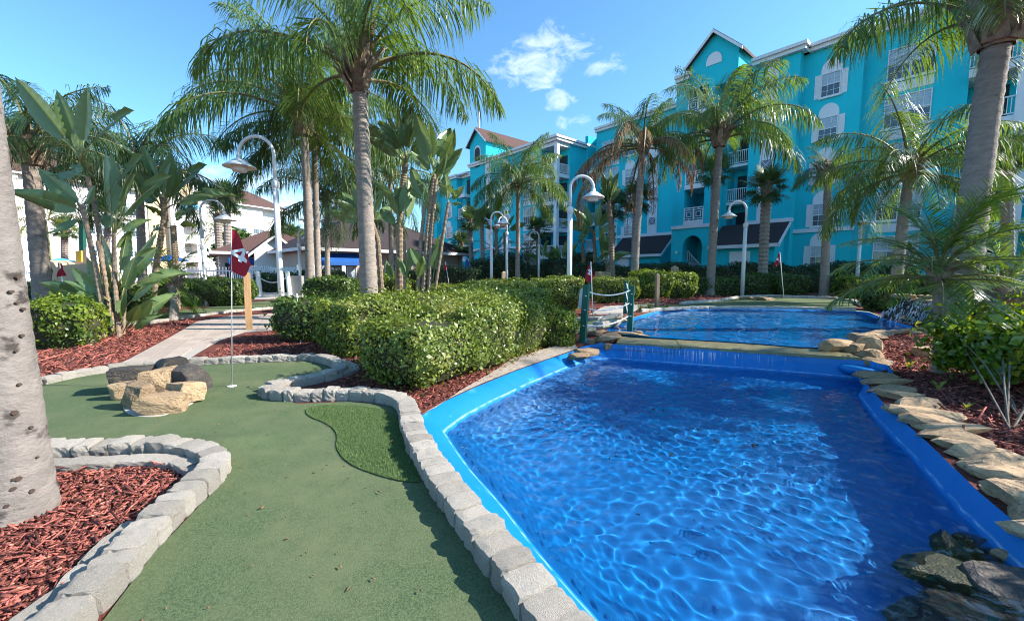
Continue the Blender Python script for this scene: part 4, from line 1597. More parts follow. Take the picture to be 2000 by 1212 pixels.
def paddle_crown(t, top, n, L_, az, seed, lo=-70, hi=70, var=None):
    """leaves fanned in one plane like a hand"""
    rr_ = random.Random(seed)
    for i in range(n):
        a = R(lo + (hi - lo) * (i + .5) / n + rr_.uniform(-7, 7))
        l = L_ * rr_.uniform(.8, 1.15)
        d = Vector((math.cos(az) * math.sin(a), math.sin(az) * math.sin(a), math.cos(a)))
        d += Vector((rr_.uniform(-.2, .2), rr_.uniform(-.2, .2), 0))
        v = var if var is not None else (0 if abs(a) < .5 else rr_.choice((1, 2, 4)) if abs(a) < 1.0 else rr_.choice((2, 3)))
        place_leaf(t, Vector(top) - Vector((0, 0, .1)), Vector(top) + d.normalized() * l, v, rr_.uniform(-.6, .6))


# left clump (about 9 m away): stems and leaves placed one by one
Yc = 8.9
t = thing('bird_of_paradise', 'big clump of paddle leaved plants with ringed stems in the mulch at left', 'plant', G(225, 660))
for pts, r in [([(232, 660), (225, 560), (222, 455)], .045), ([(222, 655), (200, 520), (190, 420), (170, 345)], .05), ([(205, 660), (195, 570), (178, 480), (160, 400)], .05), ([(215, 658), (213, 600), (205, 540), (190, 470)], .04), ([(150, 430), (152, 350), (158, 310)], .035), ([(240, 655), (243, 600), (246, 540)], .035)]:
    base = G(*pts[0])
    bop_trunk(t, [Vector((base.x, base.y, -.02))] + [A(x, y, base.y + .1) for x, y in pts[1:]], r)
LV = [  # base px, tip px, depth change, variant, roll
    (158, 312, 40, 152, 0, 0, .3), (158, 312, 118, 178, .25, 0, 1.2), (158, 312, 178, 172, -.1, 0, -.5), (158, 312, 232, 193, .1, 1, -1.0), (156, 315, 150, 236, .1, 4, .6),
    (172, 345, 82, 330, 0, 1, .4), (170, 350, 120, 300, .3, 2, 0), (205, 380, 200, 288, -.2, 0, .9), (205, 385, 255, 300, 0, 1, -.8), (190, 420, 48, 372, -.1, 2, .4), (178, 420, 80, 330, .2, 0, 1.0), (170, 420, 102, 462, -.3, 1, 1.4), (165, 410, 182, 360, -.2, 0, 1.0),
    (222, 455, 206, 292, .1, 0, .4), (224, 455, 240, 285, -.1, 1, -1.0), (222, 455, 302, 322, 0, 1, -.7), (224, 460, 282, 420, .15, 2, .3), (222, 460, 190, 400, .2, 2, .5),
    (228, 560, 300, 448, .1, 0, -.5), (230, 570, 288, 478, -.2, 1, .6), (232, 560, 245, 440, .3, 0, .2), (235, 585, 260, 500, -.35, 0, 1.3), (236, 570, 345, 508, .1, 2, -.6), (215, 590, 140, 520, -.3, 0, .8), (210, 600, 130, 545, -.35, 4, .2), (210, 600, 95, 545, -.2, 1, .2), (215, 600, 175, 500, .1, 0, .6), (212, 610, 190, 480, .2, 0, -.6),
    (245, 600, 290, 545, -.2, 1, -.2), (250, 640, 300, 580, -.25, 0, .6), (250, 650, 292, 610, -.35, 2, .3), (245, 640, 275, 590, -.4, 0, 1.2), (240, 650, 262, 600, -.3, 0, -.4), (215, 650, 165, 618, -.4, 2, .6), (222, 650, 240, 560, -.15, 0, .5), (205, 640, 150, 585, .1, 1, .2), (226, 655, 190, 600, -.4, 1, .9), (252, 640, 330, 560, .3, 2, .1), (240, 560, 200, 440, .5, 0, .3), (215, 500, 262, 440, .4, 0, 1.0), (240, 640, 225, 585, -.5, 4, .7)]
for x0, y0, x1, y1, dy, var, roll in LV:
    place_leaf(t, A(x0, y0, Yc + dy * .4), A(x1, y1, Yc + dy), var, roll)

# slim plant to its right
t = thing('bird_of_paradise', 'tall pale stemmed paddle plant left of the red flag', 'plant', G(295, 612))
b0 = on_ground(292, 14)
bop_trunk(t, [b0, A(308, 500, 14), A(322, 420, 14), A(318, 385, 14)], .10)
for x1, y1, dy, v, ro in [(285, 285, 0, 0, .5), (262, 322, .2, 0, .8), (240, 278, -.2, 1, .6), (300, 300, .3, 0, 0), (338, 298, .1, 0, -.6), (380, 304, 0, 1, -.8), (434, 350, 0, 2, -.4), (350, 320, .4, 0, -.9), (330, 310, -.3, 0, 1.2), (250, 350, .2, 3, .4)]:
    place_leaf(t, A(318, 410, 14), A(x1, y1, 14 + dy), v, ro)
t = thing('bird_of_paradise', 'short stemmed paddle plant with a withered leaf beside the tall pale stem', 'plant', on_ground(345, 15))
bop_trunk(t, [on_ground(342, 15), A(342, 500, 15), A(338, 440, 15)], .11)
paddle_crown(t, A(338, 440, 15), 4, 1.2, .3, 5, -120, 100, 3)

# centre clump behind the hedge
t = thing('bird_of_paradise', 'tall paddle plant with torn arching leaves behind the hedge, nearest the thick trunk', 'plant', on_ground(782, 12.5))
bop_trunk(t, [on_ground(780, 12.5), A(781, 420, 12.5), A(792, 320, 12.5)], .10)
for x1, y1, dy, v, ro in [(745, 212, 0, 2, .4), (728, 262, 0, 3, 0), (780, 202, .2, 0, .4), (812, 212, -.2, 0, -.6), (720, 235, .3, 3, .3), (838, 240, .2, 2, -.3), (770, 225, -.3, 1, .9), (800, 205, .1, 4, 0), (845, 290, .2, 3, .2)]:
    place_leaf(t, A(792, 318, 12.5), A(x1, y1, 12.5 + dy), v, ro)
t = thing('bird_of_paradise', 'dense paddle plant with sunlit leaves right of the torn one behind the hedge', 'plant', on_ground(830, 12))
for pts, r in [([(822, 560), (835, 450), (848, 340)], .07), ([(835, 560), (842, 470), (852, 350)], .06), ([(812, 560), (822, 470), (830, 400)], .06), ([(840, 558), (870, 430), (876, 395)], .05), ([(790, 560), (790, 470)], .05), ([(770, 560), (778, 440)], .04)]:
    bop_trunk(t, [on_ground(pts[0][0], 12)] + [A(x, y, 12) for x, y in pts[1:]], r)
for x0, y0, x1, y1, dy, v, ro in [(848, 335, 812, 220, .1, 0, .5), (848, 335, 835, 232, 0, 0, -.5), (850, 335, 880, 228, .1, 2, .3), (852, 340, 895, 252, -.1, 2, -.4), (852, 340, 905, 290, .1, 1, -.6), (848, 345, 800, 295, -.1, 1, .7), (846, 350, 815, 285, .2, 0, 1.0), (852, 350, 890, 310, 0, 1, 0), (855, 360, 905, 375, 0, 3, .2), (852, 360, 880, 332, .3, 0, .6), (848, 360, 810, 345, -.2, 1, .2), (850, 360, 872, 300, -.3, 4, .9),
                                  (876, 400, 868, 330, .1, 0, .6), (876, 400, 905, 360, 0, 2, 0), (876, 400, 900, 395, .2, 2, 0), (830, 400, 800, 320, .3, 0, .2), (830, 400, 858, 300, .2, 1, .5), (832, 398, 790, 350, .2, 2, .2), (785, 440, 760, 350, .3, 2, .2), (785, 440, 800, 345, .3, 0, -.4), (782, 450, 735, 395, .2, 2, .2), (785, 445, 815, 370, .4, 0, .9), (780, 450, 760, 420, .3, 3, .2), (778, 440, 772, 355, .2, 1, .9),
                                  (835, 540, 800, 480, -.2, 0, .3), (820, 545, 855, 470, -.1, 0, -.3), (800, 555, 775, 500, -.2, 4, .3), (788, 555, 800, 480, -.1, 0, 1.2), (845, 550, 858, 455, 0, 0, .1), (770, 555, 750, 505, -.2, 1, .4), (812, 555, 830, 495, -.3, 1, .4)]:
    place_leaf(t, A(x0, y0, 12), A(x1, y1, 12 + dy), v, ro)
t = thing('bird_of_paradise', 'leaning paddle plant close beside the thick pale palm trunk', 'plant', on_ground(748, 13.5))
bop_trunk(t, [on_ground(748, 13.5), A(738, 470, 13.5), A(722, 420, 13.5)], .085)
for x1, y1, dy, v, ro in [(640, 408, 0, 2, .3), (665, 362, .2, 1, .4), (690, 352, .1, 0, .2), (745, 355, -.1, 1, -.5), (705, 340, .3, 0, .6), (770, 390, .2, 2, -.2), (655, 385, -.2, 2, .3)]:
    place_leaf(t, A(718, 440, 13.5), A(x1, y1, 13.5 + dy), v, ro)
t = thing('bird_of_paradise', 'lone paddle plant with folded upright leaves left of the dead fronds', 'plant', on_ground(1198, 24))
bop_trunk(t, [on_ground(1197, 24), A(1194, 450, 24), A(1189, 395, 24)], .15)
for x1, y1, dy, v, ro in [(1176, 335, 0, 4, .3), (1190, 330, .1, 0, .6), (1206, 336, 0, 4, -.4), (1158, 372, .1, 1, .3), (1212, 362, 0, 1, -.3), (1182, 345, -.2, 0, 1.2), (1202, 348, -.2, 0, 2)]:
    place_leaf(t, A(1189, 400, 24), A(x1, y1, 24 + dy), v, ro)
for i, (px_, py_, Y, n, L_, lab) in enumerate([(1160, 445, 27, 7, 2.0, 'shaded paddle plant with a shaggy stem before the second wing'), (1138, 470, 27, 5, 1.8, 'light green paddle plant left of the shaggy stemmed one'), (968, 425, 33, 6, 2.2, 'dark tall paddle plant right of the far lamps'), (985, 445, 35, 5, 2.0, 'dark paddle plant behind the twin lamps'), (1185, 505, 26, 7, 2.2, 'low dark paddle plant by the lean-to roof'), (1060, 500, 31, 5, 1.7, 'low paddle plant below the corner balconies'), (1098, 505, 31, 6, 1.8, 'leafy paddle plant below the corner tower')]):
    t = thing('bird_of_paradise', lab, 'plant', on_ground(px_, Y))
    bop_trunk(t, [on_ground(px_, Y), A(px_ + 2, (py_ + 540) / 2, Y), A(px_, py_ + 10, Y)], .13)
    paddle_crown(t, A(px_, py_ + 8, Y), n, L_, .2 + i, 40 + i, -75, 75)


# ================================================================== hedges and shrubs
def lump_points(l, n, r):
    cx, cy, z0, z1, hx, hy, yaw = l
    f = r.choice(5, n, p=np.array([hy * (z1 - z0), hy * (z1 - z0), hx * (z1 - z0), hx * (z1 - z0), 2.0 * hx * hy]) / (2 * (hx + hy) * (z1 - z0) + 2.0 * hx * hy))
    uv = r.uniform(-1, 1, (n, 2))
    c = np.empty((n, 3))
    for k, (ax, sg) in enumerate(((0, 1), (0, -1), (1, 1), (1, -1), (2, 1))):
        m = f == k
        o_ = [i for i in range(3) if i != ax]
        c[m, ax] = sg
        c[m, o_[0]] = uv[m, 0]
        c[m, o_[1]] = uv[m, 1]
    return c


def lump_shape(c, l):
    cx, cy, z0, z1, hx, hy, yaw = l
    s = c / np.linalg.norm(c, axis=1)[:, None]
    q = c * .58 + s * .50
    nn = c ** 5 + s * .6
    low = np.clip(-c[:, 2], 0, 1)
    q[:, :2] *= (1 - .16 * low)[:, None]
    P = np.c_[q[:, 0] * hx, q[:, 1] * hy, (z0 + z1) / 2 + q[:, 2] * (z1 - z0) / 2]
    ca, sa = math.cos(yaw), math.sin(yaw)
    X = np.c_[P[:, 0] * ca - P[:, 1] * sa + cx, P[:, 0] * sa + P[:, 1] * ca + cy, P[:, 2]]
    Nn = np.c_[nn[:, 0] * ca - nn[:, 1] * sa, nn[:, 0] * sa + nn[:, 1] * ca, nn[:, 2]]
    return X, Nn / np.linalg.norm(Nn, axis=1)[:, None]


def in_lump(P, l, k):
    cx, cy, z0, z1, hx, hy, yaw = l
    ca, sa = math.cos(-yaw), math.sin(-yaw)
    d = P - np.array([cx, cy, (z0 + z1) / 2])
    x, y = d[:, 0] * ca - d[:, 1] * sa, d[:, 0] * sa + d[:, 1] * ca
    return (np.abs(x) < hx * k) & (np.abs(y) < hy * k) & (np.abs(d[:, 2]) < (z1 - z0) / 2 * k)


def leaves_mesh(name, P, Nn, size, aspect, m, r, jit=.55):
    n = len(P)
    d = Nn + r.normal(0, jit, (n, 3))
    d /= np.linalg.norm(d, axis=1)[:, None]
    a = r.normal(0, 1, (n, 3))
    u = np.cross(d, a)
    u /= np.linalg.norm(u, axis=1)[:, None]
    v = np.cross(d, u)
    L_ = (size * r.lognormal(0, .28, n))[:, None]
    w = L_ * aspect * .5
    V = np.stack([P - u * L_ * .5, P - u * L_ * .05 + v * w + d * w * .35, P + u * L_ * .5 - d * L_ * .08, P - u * L_ * .05 - v * w + d * w * .35], 1).reshape(-1, 3)
    F = np.arange(4 * n).reshape(-1, 4)
    return np_mesh(name, V, F, m)


def lump_core(l, k=.86):
    g = 7
    V, F = [], []
    for ax in range(3):
        for sg in (-1, 1):
            b = len(V)
            for i in range(g):
                for j in range(g):
                    c = [0, 0, 0]
                    o_ = [q for q in range(3) if q != ax]
                    c[ax] = sg
                    c[o_[0]] = -1 + 2 * i / (g - 1)
                    c[o_[1]] = -1 + 2 * j / (g - 1)
                    V.append(c)
            F += [(b + i * g + j, b + i * g + j + 1, b + (i + 1) * g + j + 1, b + (i + 1) * g + j) for i in range(g - 1) for j in range(g - 1)]
    cx, cy, z0, z1, hx, hy, yaw = l
    l2 = (cx, cy, z0, z0 + (z1 - z0) * (k + .06), hx * k, hy * k, yaw)
    X, _ = lump_shape(np.array(V, float), l2)
    return X, F


def hedge(label, lumps, n, size, m, seed, name='hedge', cat='hedge', group=None, aspect=.55, depth=.10, stems=None, core=True, lumpy=.05, stray=.03):
    r = np.random.default_rng(seed)
    l0 = lumps[0]
    t = thing(name, label, cat, (l0[0], l0[1], l0[2]), group)
    area = np.array([(l[4] + l[5]) * (l[3] - l[2]) + l[4] * l[5] for l in lumps])
    cnt = np.maximum(1, n * area / area.sum()).astype(int)
    PP, NN = [], []
    for i, l in enumerate(lumps):
        X, Nn = lump_shape(lump_points(l, cnt[i], r), l)
        k = 5.0 / max(.5, l[4])
        wob = np.sin(X[:, 0] * k + seed) * np.sin(X[:, 1] * k * 1.1 + 2) + .7 * np.sin(X[:, 2] * k * 1.7 + X[:, 0] * k * .6)
        X = X + Nn * (lumpy * wob - np.abs(r.normal(0, depth * .6, len(X))) + np.where(r.random(len(X)) < stray, r.uniform(0, depth, len(X)), 0))[:, None]
        ok = np.ones(len(X), bool)
        for j, l2 in enumerate(lumps):
            if j != i:
                ok &= ~in_lump(X, l2, .80)
        ok &= X[:, 2] > l[2] + .01
        PP.append(X[ok])
        NN.append(Nn[ok])
    P, Nn = np.concatenate(PP), np.concatenate(NN)
    put('foliage', leaves_mesh('foliage', P, Nn, size, aspect, M[m], r), t)
    if core:
        V, F = [], []
        for l in lumps:
            X, f = lump_core(l)
            b = len(V)
            V += [tuple(x) for x in X]
            F += [tuple(i + b for i in q) for q in f]
        put('inner_twigs', mesh_data('inner_twigs', V, F, M['twig']), t)
    for (pts, rad) in stems or ():
        MB().tube(pts, rad, 6).build('stem', M['bark'], t)
    return t


Y60 = R(60)
HG = 'clipped hedges around the greens'
hedge('big sunlit clipped hedge beside the blue pool, front of the hedge group', [(-1.12, 5.38, .02, .80, .82, .62, Y60), (-.62, 6.2, .0, .92, .85, .66, Y60), (-.08, 7.15, .0, .92, .90, .60, Y60)], 62000, .045, 'hedge_a', 1, group=HG, depth=.2, lumpy=.07, stray=.12)
hedge('long clipped hedge just behind the big sunlit one', [(-2.55, 7.2, 0, .93, .72, .68, R(48)), (-1.75, 8.05, 0, .98, .8, .66, R(48)), (-.85, 8.95, 0, 1.0, .8, .66, R(45)), (.05, 9.7, 0, 1.0, .8, .66, R(40))], 52000, .05, 'hedge_a', 2, group=HG, depth=.17, lumpy=.06, stray=.1)
hedge('loose dark leaved hedge end left of the clipped hedges', [(-4.15, 8.35, 0, .86, .62, .5, .2), (-3.4, 8.6, 0, .9, .6, .5, .2)], 13000, .062, 'hedge_b', 3, group=HG, depth=.2, stray=.1)
hedge('small square hedge at the pool corner by the bridge', [(.86, 7.75, 0, .70, .34, .36, .1)], 7000, .045, 'hedge_y', 4, group=HG, depth=.1)
hedge('rounded clipped hedge row behind the hedge group, left part', [(-1.7, 12.6, 0, 1.0, .8, .7, .1), (-.5, 12.0, 0, 1.12, 1.0, .7, .1), (.15, 11.7, 0, 1.14, .5, .66, .1)], 26000, .06, 'hedge_a', 5, group=HG, depth=.12)
hedge('clipped hedge beside the white lamp post in the centre', [(1.42, 13.2, .12, 1.2, .78, .8, .1)], 13000, .065, 'hedge_a', 6, group=HG, depth=.12)
hedge('low clipped hedge seen through the rope bridge', [(4.0, 16.2, .16, 1.16, .95, .6, .05)], 11000, .07, 'hedge_a', 7, group=HG, depth=.12)
hedge('bright rounded hedge right of the rope bridge', [(6.2, 18.6, .16, 1.42, .9, .8, 0), (7.5, 19.0, .16, 1.32, .9, .8, .1)], 17000, .085, 'hedge_y', 8, group=HG, depth=.16)
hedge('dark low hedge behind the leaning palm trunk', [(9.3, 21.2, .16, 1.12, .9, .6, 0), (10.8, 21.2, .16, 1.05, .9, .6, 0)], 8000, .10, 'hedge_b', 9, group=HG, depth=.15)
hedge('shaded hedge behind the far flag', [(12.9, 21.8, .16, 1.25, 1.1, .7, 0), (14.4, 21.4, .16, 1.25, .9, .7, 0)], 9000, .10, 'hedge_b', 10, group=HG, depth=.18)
hedge('light leafy shrubs right of the short palm', [(16.2, 19.3, .16, 1.15, .8, .6, 0), (17.4, 18.6, .16, 1.0, .8, .6, 0)], 8000, .11, 'hedge_y', 11, group=HG, depth=.25, stray=.15)
hedge('leafy shrub behind the rock waterfall', [(11.9, 12.8, .16, 1.2, .8, .6, 0), (13.2, 12.0, .16, 1.3, .9, .6, 0)], 9000, .10, 'hedge_b', 12, group=HG, depth=.25, stray=.12)
long_l = []
for i in range(15):
    x = 3.6 + i * 1.35
    long_l.append((x, 27.2 - .22 * i * (1 if i < 8 else 1), .1, 1.85 + .15 * math.sin(i * 1.7), .9, .8, -.15))
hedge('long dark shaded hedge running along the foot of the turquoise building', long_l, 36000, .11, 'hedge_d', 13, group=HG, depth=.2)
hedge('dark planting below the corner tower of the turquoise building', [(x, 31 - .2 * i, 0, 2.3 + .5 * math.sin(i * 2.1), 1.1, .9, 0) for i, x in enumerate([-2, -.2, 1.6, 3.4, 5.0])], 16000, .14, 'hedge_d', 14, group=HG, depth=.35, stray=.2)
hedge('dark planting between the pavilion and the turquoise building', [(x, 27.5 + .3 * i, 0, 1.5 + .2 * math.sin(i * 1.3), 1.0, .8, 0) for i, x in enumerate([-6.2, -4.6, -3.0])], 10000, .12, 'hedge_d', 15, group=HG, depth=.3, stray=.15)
hedge('bright yellow green bush beside the foreground trunk', [(-8.22, 7.55, 0, .86, .42, .45, .3), (-8.9, 8.0, 0, .88, .45, .5, .3)], 13000, .055, 'hedge_y', 16, group=HG, depth=.18, stray=.1)
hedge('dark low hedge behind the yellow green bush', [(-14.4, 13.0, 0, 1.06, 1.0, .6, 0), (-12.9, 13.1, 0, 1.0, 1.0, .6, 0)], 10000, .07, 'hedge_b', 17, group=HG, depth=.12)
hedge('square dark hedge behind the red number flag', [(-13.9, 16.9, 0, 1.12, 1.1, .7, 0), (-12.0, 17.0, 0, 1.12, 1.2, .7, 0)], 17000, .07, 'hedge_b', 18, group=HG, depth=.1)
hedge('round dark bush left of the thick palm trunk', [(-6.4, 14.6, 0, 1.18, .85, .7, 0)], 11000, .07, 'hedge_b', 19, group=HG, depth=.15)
hedge('yellow green bush between the thick trunk and the paddle plants', [(-4.2, 14.2, 0, 1.25, .6, .6, 0)], 5000, .09, 'hedge_y', 20, group=HG, depth=.25, stray=.15)
hedge('dark shrubs before the white fence', [(-16.0, 28, 0, 1.3, 1.4, .7, 0), (-13, 28, 0, 1.5, 1.6, .7, 0)], 9000, .12, 'hedge_d', 21, group=HG, depth=.25, stray=.1)

# glossy shrub with bare stems on the pool bank
st = []
rr = random.Random(8)
for i in range(9):
    b = G(1978 + rr.uniform(-14, 22), 832 + rr.uniform(-14, 6))
    tip = Vector((5.85 + rr.uniform(-.6, .75), 4.6 + rr.uniform(-.4, .5), rr.uniform(.45, .8)))
    st.append(([b, b.lerp(tip, .5) + Vector((rr.uniform(-.05, .05), 0, .05)), tip], [.010, .008, .004]))
hedge('glossy shrub with yellowing leaves and bare pale stems on the pool bank', [(5.9, 4.8, .14, .82, .56, .5, -.2), (6.5, 4.6, .10, .88, .62, .6, -.2)], 17000, .078, 'hedge_r', 22, name='shrub', cat='shrub', depth=.3, stems=st, core=False, stray=.2, aspect=.6, lumpy=.07)


# weeds
def tuft(label, base, n, l, w, seed, m, name='weed'):
    r = random.Random(seed)
    mb = MB()
    for i in range(n):
        a = r.uniform(0, 6.28)
        d = Vector((math.cos(a), math.sin(a), 0))
        s = Vector((-d.y, d.x, 0)) * w
        h = l * r.uniform(.6, 1)
        o_ = Vector(base)
        p1 = o_ + d * h * .25 + Vector((0, 0, h * .6))
        p2 = o_ + d * h * .7 + Vector((0, 0, h * .85))
        mb.add([o_ - s * .4, o_ + s * .4, p1 + s, p1 - s, p2], [(0, 1, 2, 3), (3, 2, 4)])
    return tag(mb.build(name, m), label, 'weed')


wm = leaf_mat('weed_leaf', (.25, .30, .06), (.40, .42, .10), trans=.35)
wg = leaf_mat('liriope_leaf', (.07, .12, .03), (.16, .22, .07), trans=.3)
tuft('pale weed sprouting from the mulch beside the foreground trunk', G(12, 1030), 5, .11, .010, 1, wm)
tuft('weed in the mulch near the small grey stone', G(1775, 722), 8, .2, .014, 2, wm)
tuft('yellowish weed by the flagstones below the date palm', G(1832, 764), 7, .18, .014, 3, wm)
tuft('tiny weed in the dark mulch near the glossy shrub', G(1888, 800), 6, .12, .010, 4, wm)
tuft('grassy tuft at the pool edge right of the rope bridge', G(1250, 609), 26, .34, .012, 5, wg, 'grass_tuft')
tuft('second grassy tuft at the pool edge farther right of the bridge', G(1268, 606), 26, .36, .012, 6, wg, 'grass_tuft')
tuft('third grassy tuft at the upper pool edge', G(1302, 605), 20, .28, .012, 7, wg, 'grass_tuft')

# far feathery trees left of the lamp
def far_tree(label, px_, top_py, Y, w, seed):
    r = np.random.default_rng(seed)
    b = on_ground(px_, Y)
    z1 = A(px_, top_py, Y).z
    t = thing('tree', label, 'tree', b, 'far trees')
    mb = MB()
    mb.tube([b, b + Vector((.2, 0, z1 * .5)), b + Vector((0, 0, z1 * .8))], [.35, .25, .1], 7)
    for i in range(9):
        a = i * 2.4
        mb.tube([b + Vector((.1, 0, z1 * (.35 + .04 * i))), b + Vector((math.cos(a) * w * .6, math.sin(a) * w * .6, z1 * (.55 + .04 * i)))], [.12, .04], 5)
    mb.build('trunk', M['bark'], t)
    n = 5200
    cl = r.normal(0, 1, (46, 3))
    cl /= np.linalg.norm(cl, axis=1)[:, None]
    cl *= r.uniform(.35, 1, (46, 1)) * np.array([w, w, z1 * .36])
    cl += np.array([b.x, b.y, z1 * .64])
    i = r.integers(0, 46, n)
    P = cl[i] + r.normal(0, w * .15, (n, 3))
    Nn = r.normal(0, 1, (n, 3))
    put('crown', leaves_mesh('crown', P, Nn / np.linalg.norm(Nn, axis=1)[:, None], .45, .5, M['hedge_b'], r), t)


far_tree('feathery distant tree right of the near lamp post', 556, 432, 75, 3.4, 1)
far_tree('low distant tree behind the white gable', 582, 448, 82, 3.0, 2)
far_tree('distant tree between the gable and the pale blue building', 610, 452, 90, 3.0, 3)
far_tree('green tree top before the white building end', 462, 450, 46, 2.0, 4)
far_tree('distant trees edge behind the pavilion at the turquoise wing', 858, 462, 72, 3.5, 5)

# ---- unseen palms added just outside the frame to shade the bank and the pool
queen_palm('palm outside the frame on the pool bank, seen only by its shade', (13.0, 5.2, 0), (12.8, 5.3, 6.3), .2, 1.4, 61, nf=13, lo=-10, bh=.8)
date_palm('date palm outside the frame beside the glossy shrub', (7.6, 3.1, 0), (7.6, 3.1, 1.5), .1, 1.3, 67, 26)
date_palm('second date palm outside the frame beside the pool corner', (5.0, 1.5, 0), (5.0, 1.5, 1.3), .1, 1.0, 69, 26)


# ================================================================== buildings
class Frame:
    """a facade: s runs along it, o points out of it, z up"""

    def __init__(self, origin, deg_dir):
        self.O = Vector((origin[0], origin[1], 0))
        self.D = Vector((math.cos(R(deg_dir)), math.sin(R(deg_dir)), 0))
        self.N = Vector((-self.D.y, self.D.x, 0))
        self.mat = Matrix((self.D, self.N, (0, 0, 1))).transposed().to_4x4()

    def p(self, s, o, z):
        return self.O + self.D * s + self.N * o + Vector((0, 0, z))

    def box(self, mb, s0, s1, o0, o1, z0, z1):
        P = [self.p(*q) for q in ((s0, o0, z0), (s1, o0, z0), (s1, o1, z0), (s0, o1, z0), (s0, o0, z1), (s1, o0, z1), (s1, o1, z1), (s0, o1, z1))]
        return mb.box8(P)

    def part(self, name, m, t, *boxes):
        mb = MB()
        for b in boxes:
            self.box(mb, *b)
        return mb.build(name, m, t)

    def at(self, px, py, off=0):
        d = view_ray(px, py)
        b = self.O + self.N * off
        k = b.dot(self.N) / Vector((d.x, d.y, 0)).dot(self.N)
        q = Vector((d.x * k, d.y * k, 0))
        return (q - b).dot(self.D), CAM_H + d.z * k

    def place(self, name, me, t, s, o, z, flip=False):
        return put_m(name, me, t, Matrix.Translation(self.p(s, o, z)) @ self.mat)

    def side(self, s):
        """frame for the end wall at s that looks back along -s: its s runs outwards"""
        f = Frame((0, 0), 0)
        f.O = self.p(s, 0, 0)
        f.D, f.N = self.N * -1, self.D * -1
        f.D = self.N.copy()
        f.N = self.D * -1
        f.mat = Matrix((f.D, f.N, (0, 0, 1))).transposed().to_4x4()
        return f


def lm(name, m, *boxes):
    mb = MB()
    for b in boxes:
        mb.box(*b)
    return mesh_data(name, mb.V, mb.F, m)


def arch_panel_mesh(w, h, m, th=.05, n=10):
    mb = MB()
    ring = [(-w / 2, 0, 0), (w / 2, 0, 0)] + [(w / 2 * math.cos(math.pi * i / n), 0, h * .25 + (h * .75) * math.sin(math.pi * i / n)) for i in range(n + 1)]
    mb.prism(ring[::-1], (0, th, 0))
    return mesh_data('arch_panel', mb.V, mb.F, m)


def sash(w, h, cols, rows, m, mid=True, bar=.05, mun=.022):
    """window frame with glazing bars; rows counted for the upper half"""
    B = [(-w / 2, -w / 2 + bar, 0, .07, 0, h), (w / 2 - bar, w / 2, 0, .07, 0, h), (-w / 2 + bar, w / 2 - bar, 0, .07, 0, bar), (-w / 2 + bar, w / 2 - bar, 0, .07, h - bar, h)]
    if mid:
        B.append((-w / 2 + bar, w / 2 - bar, .002, .06, h / 2 - bar / 2, h / 2 + bar / 2))
    for i in range(1, cols):
        x = -w / 2 + w * i / cols
        B.append((x - mun / 2, x + mun / 2, .004, .05, bar, h - bar))
    for half in (0, 1):
        for i in range(1, rows):
            z = h / 2 * half + h / 2 * i / rows
            B.append((-w / 2 + bar, w / 2 - bar, .005, .048, z - mun / 2, z + mun / 2))
    return lm('window', m, *B)


ARW, ARH = 1.05, 1.5
W_ARCH = sash(ARW, ARH, 3, 2, M['white_trim'])
P_UP = lm('pane', M['blind'], (-ARW / 2 + .04, ARW / 2 - .04, .012, .02, ARH / 2, ARH - .04))
P_LO = lm('pane', M['glass'], (-ARW / 2 + .04, ARW / 2 - .04, .012, .02, .04, ARH / 2))
SHUT = lm('shutter', M['white_trim'], *([(-.17, .17, 0, .03, 0, ARH), (-.17, -.12, .03, .05, 0, ARH), (.12, .17, .03, .05, 0, ARH)] + [(-.115, .115, .03, .045, .06 + .1 * i, .12 + .1 * i) for i in range(14)]))
SILL = lm('sill', M['white_trim'], (-ARW / 2 - .08, ARW / 2 + .08, 0, .13, -.10, -.003))
ARCHP = arch_panel_mesh(ARW + .06, .85, M['white_trim'])
BW, BH = 2.1, 1.85
W_BAY = sash(BW / 2 - .02, BH, 3, 2, M['white_trim'])
B_UP = lm('pane', M['blind'], (-BW / 4 + .05, BW / 4 - .05, .012, .02, BH * .45, BH - .04))
B_LO = lm('pane', M['glass'], (-BW / 4 + .05, BW / 4 - .05, .012, .02, .04, BH * .45))
B_SILL = lm('sill', M['white_trim'], (-BW / 2 - .1, BW / 2 + .1, 0, .12, -.12, -.003))
B_PAN = lm('panel', M['white_trim'], (-BW / 2, BW / 2, 0, .035, -.72, -.18))
VENT = lm('vent', M['vent'], (-.33, .33, 0, .04, -.33, .33))
VENTX = MB()
for a, b in (((-.33, .05, -.33), (.33, .05, .33)), ((-.33, .056, .33), (.33, .056, -.33))):
    VENTX.bar(a, b, .03, .03)
VENTX = mesh_data('vent_bar', VENTX.V, VENTX.F, M['white_trim'])


def arch_window(f, t, s, o, z):
    w = f.place('window', W_ARCH, t, s, o, z)
    for me, ds, dz, nm in ((P_UP, 0, 0, 'pane'), (P_LO, 0, 0, 'pane'), (SHUT, -ARW / 2 - .18, 0, 'shutter'), (SHUT, ARW / 2 + .18, 0, 'shutter'), (SILL, 0, 0, 'sill'), (ARCHP, 0, ARH + .003, 'arch_panel')):
        f.place(nm, me, w, s + ds, o, z + dz)


def bay_window(f, t, s, o, z, panel=True):
    for k in (-1, 1):
        w = f.place('window', W_BAY, t, s + k * BW / 4, o, z)
        f.place('pane', B_UP, w, s + k * BW / 4, o, z)
        f.place('pane', B_LO, w, s + k * BW / 4, o, z)
    f.place('sill', B_SILL, t, s, o, z)
    if panel:
        f.place('panel', B_PAN, t, s, o, z)


def vent(f, t, s, o, z):
    v = f.place('vent', VENT, t, s, o, z)
    f.place('vent_bar', VENTX, v, s, o, z)


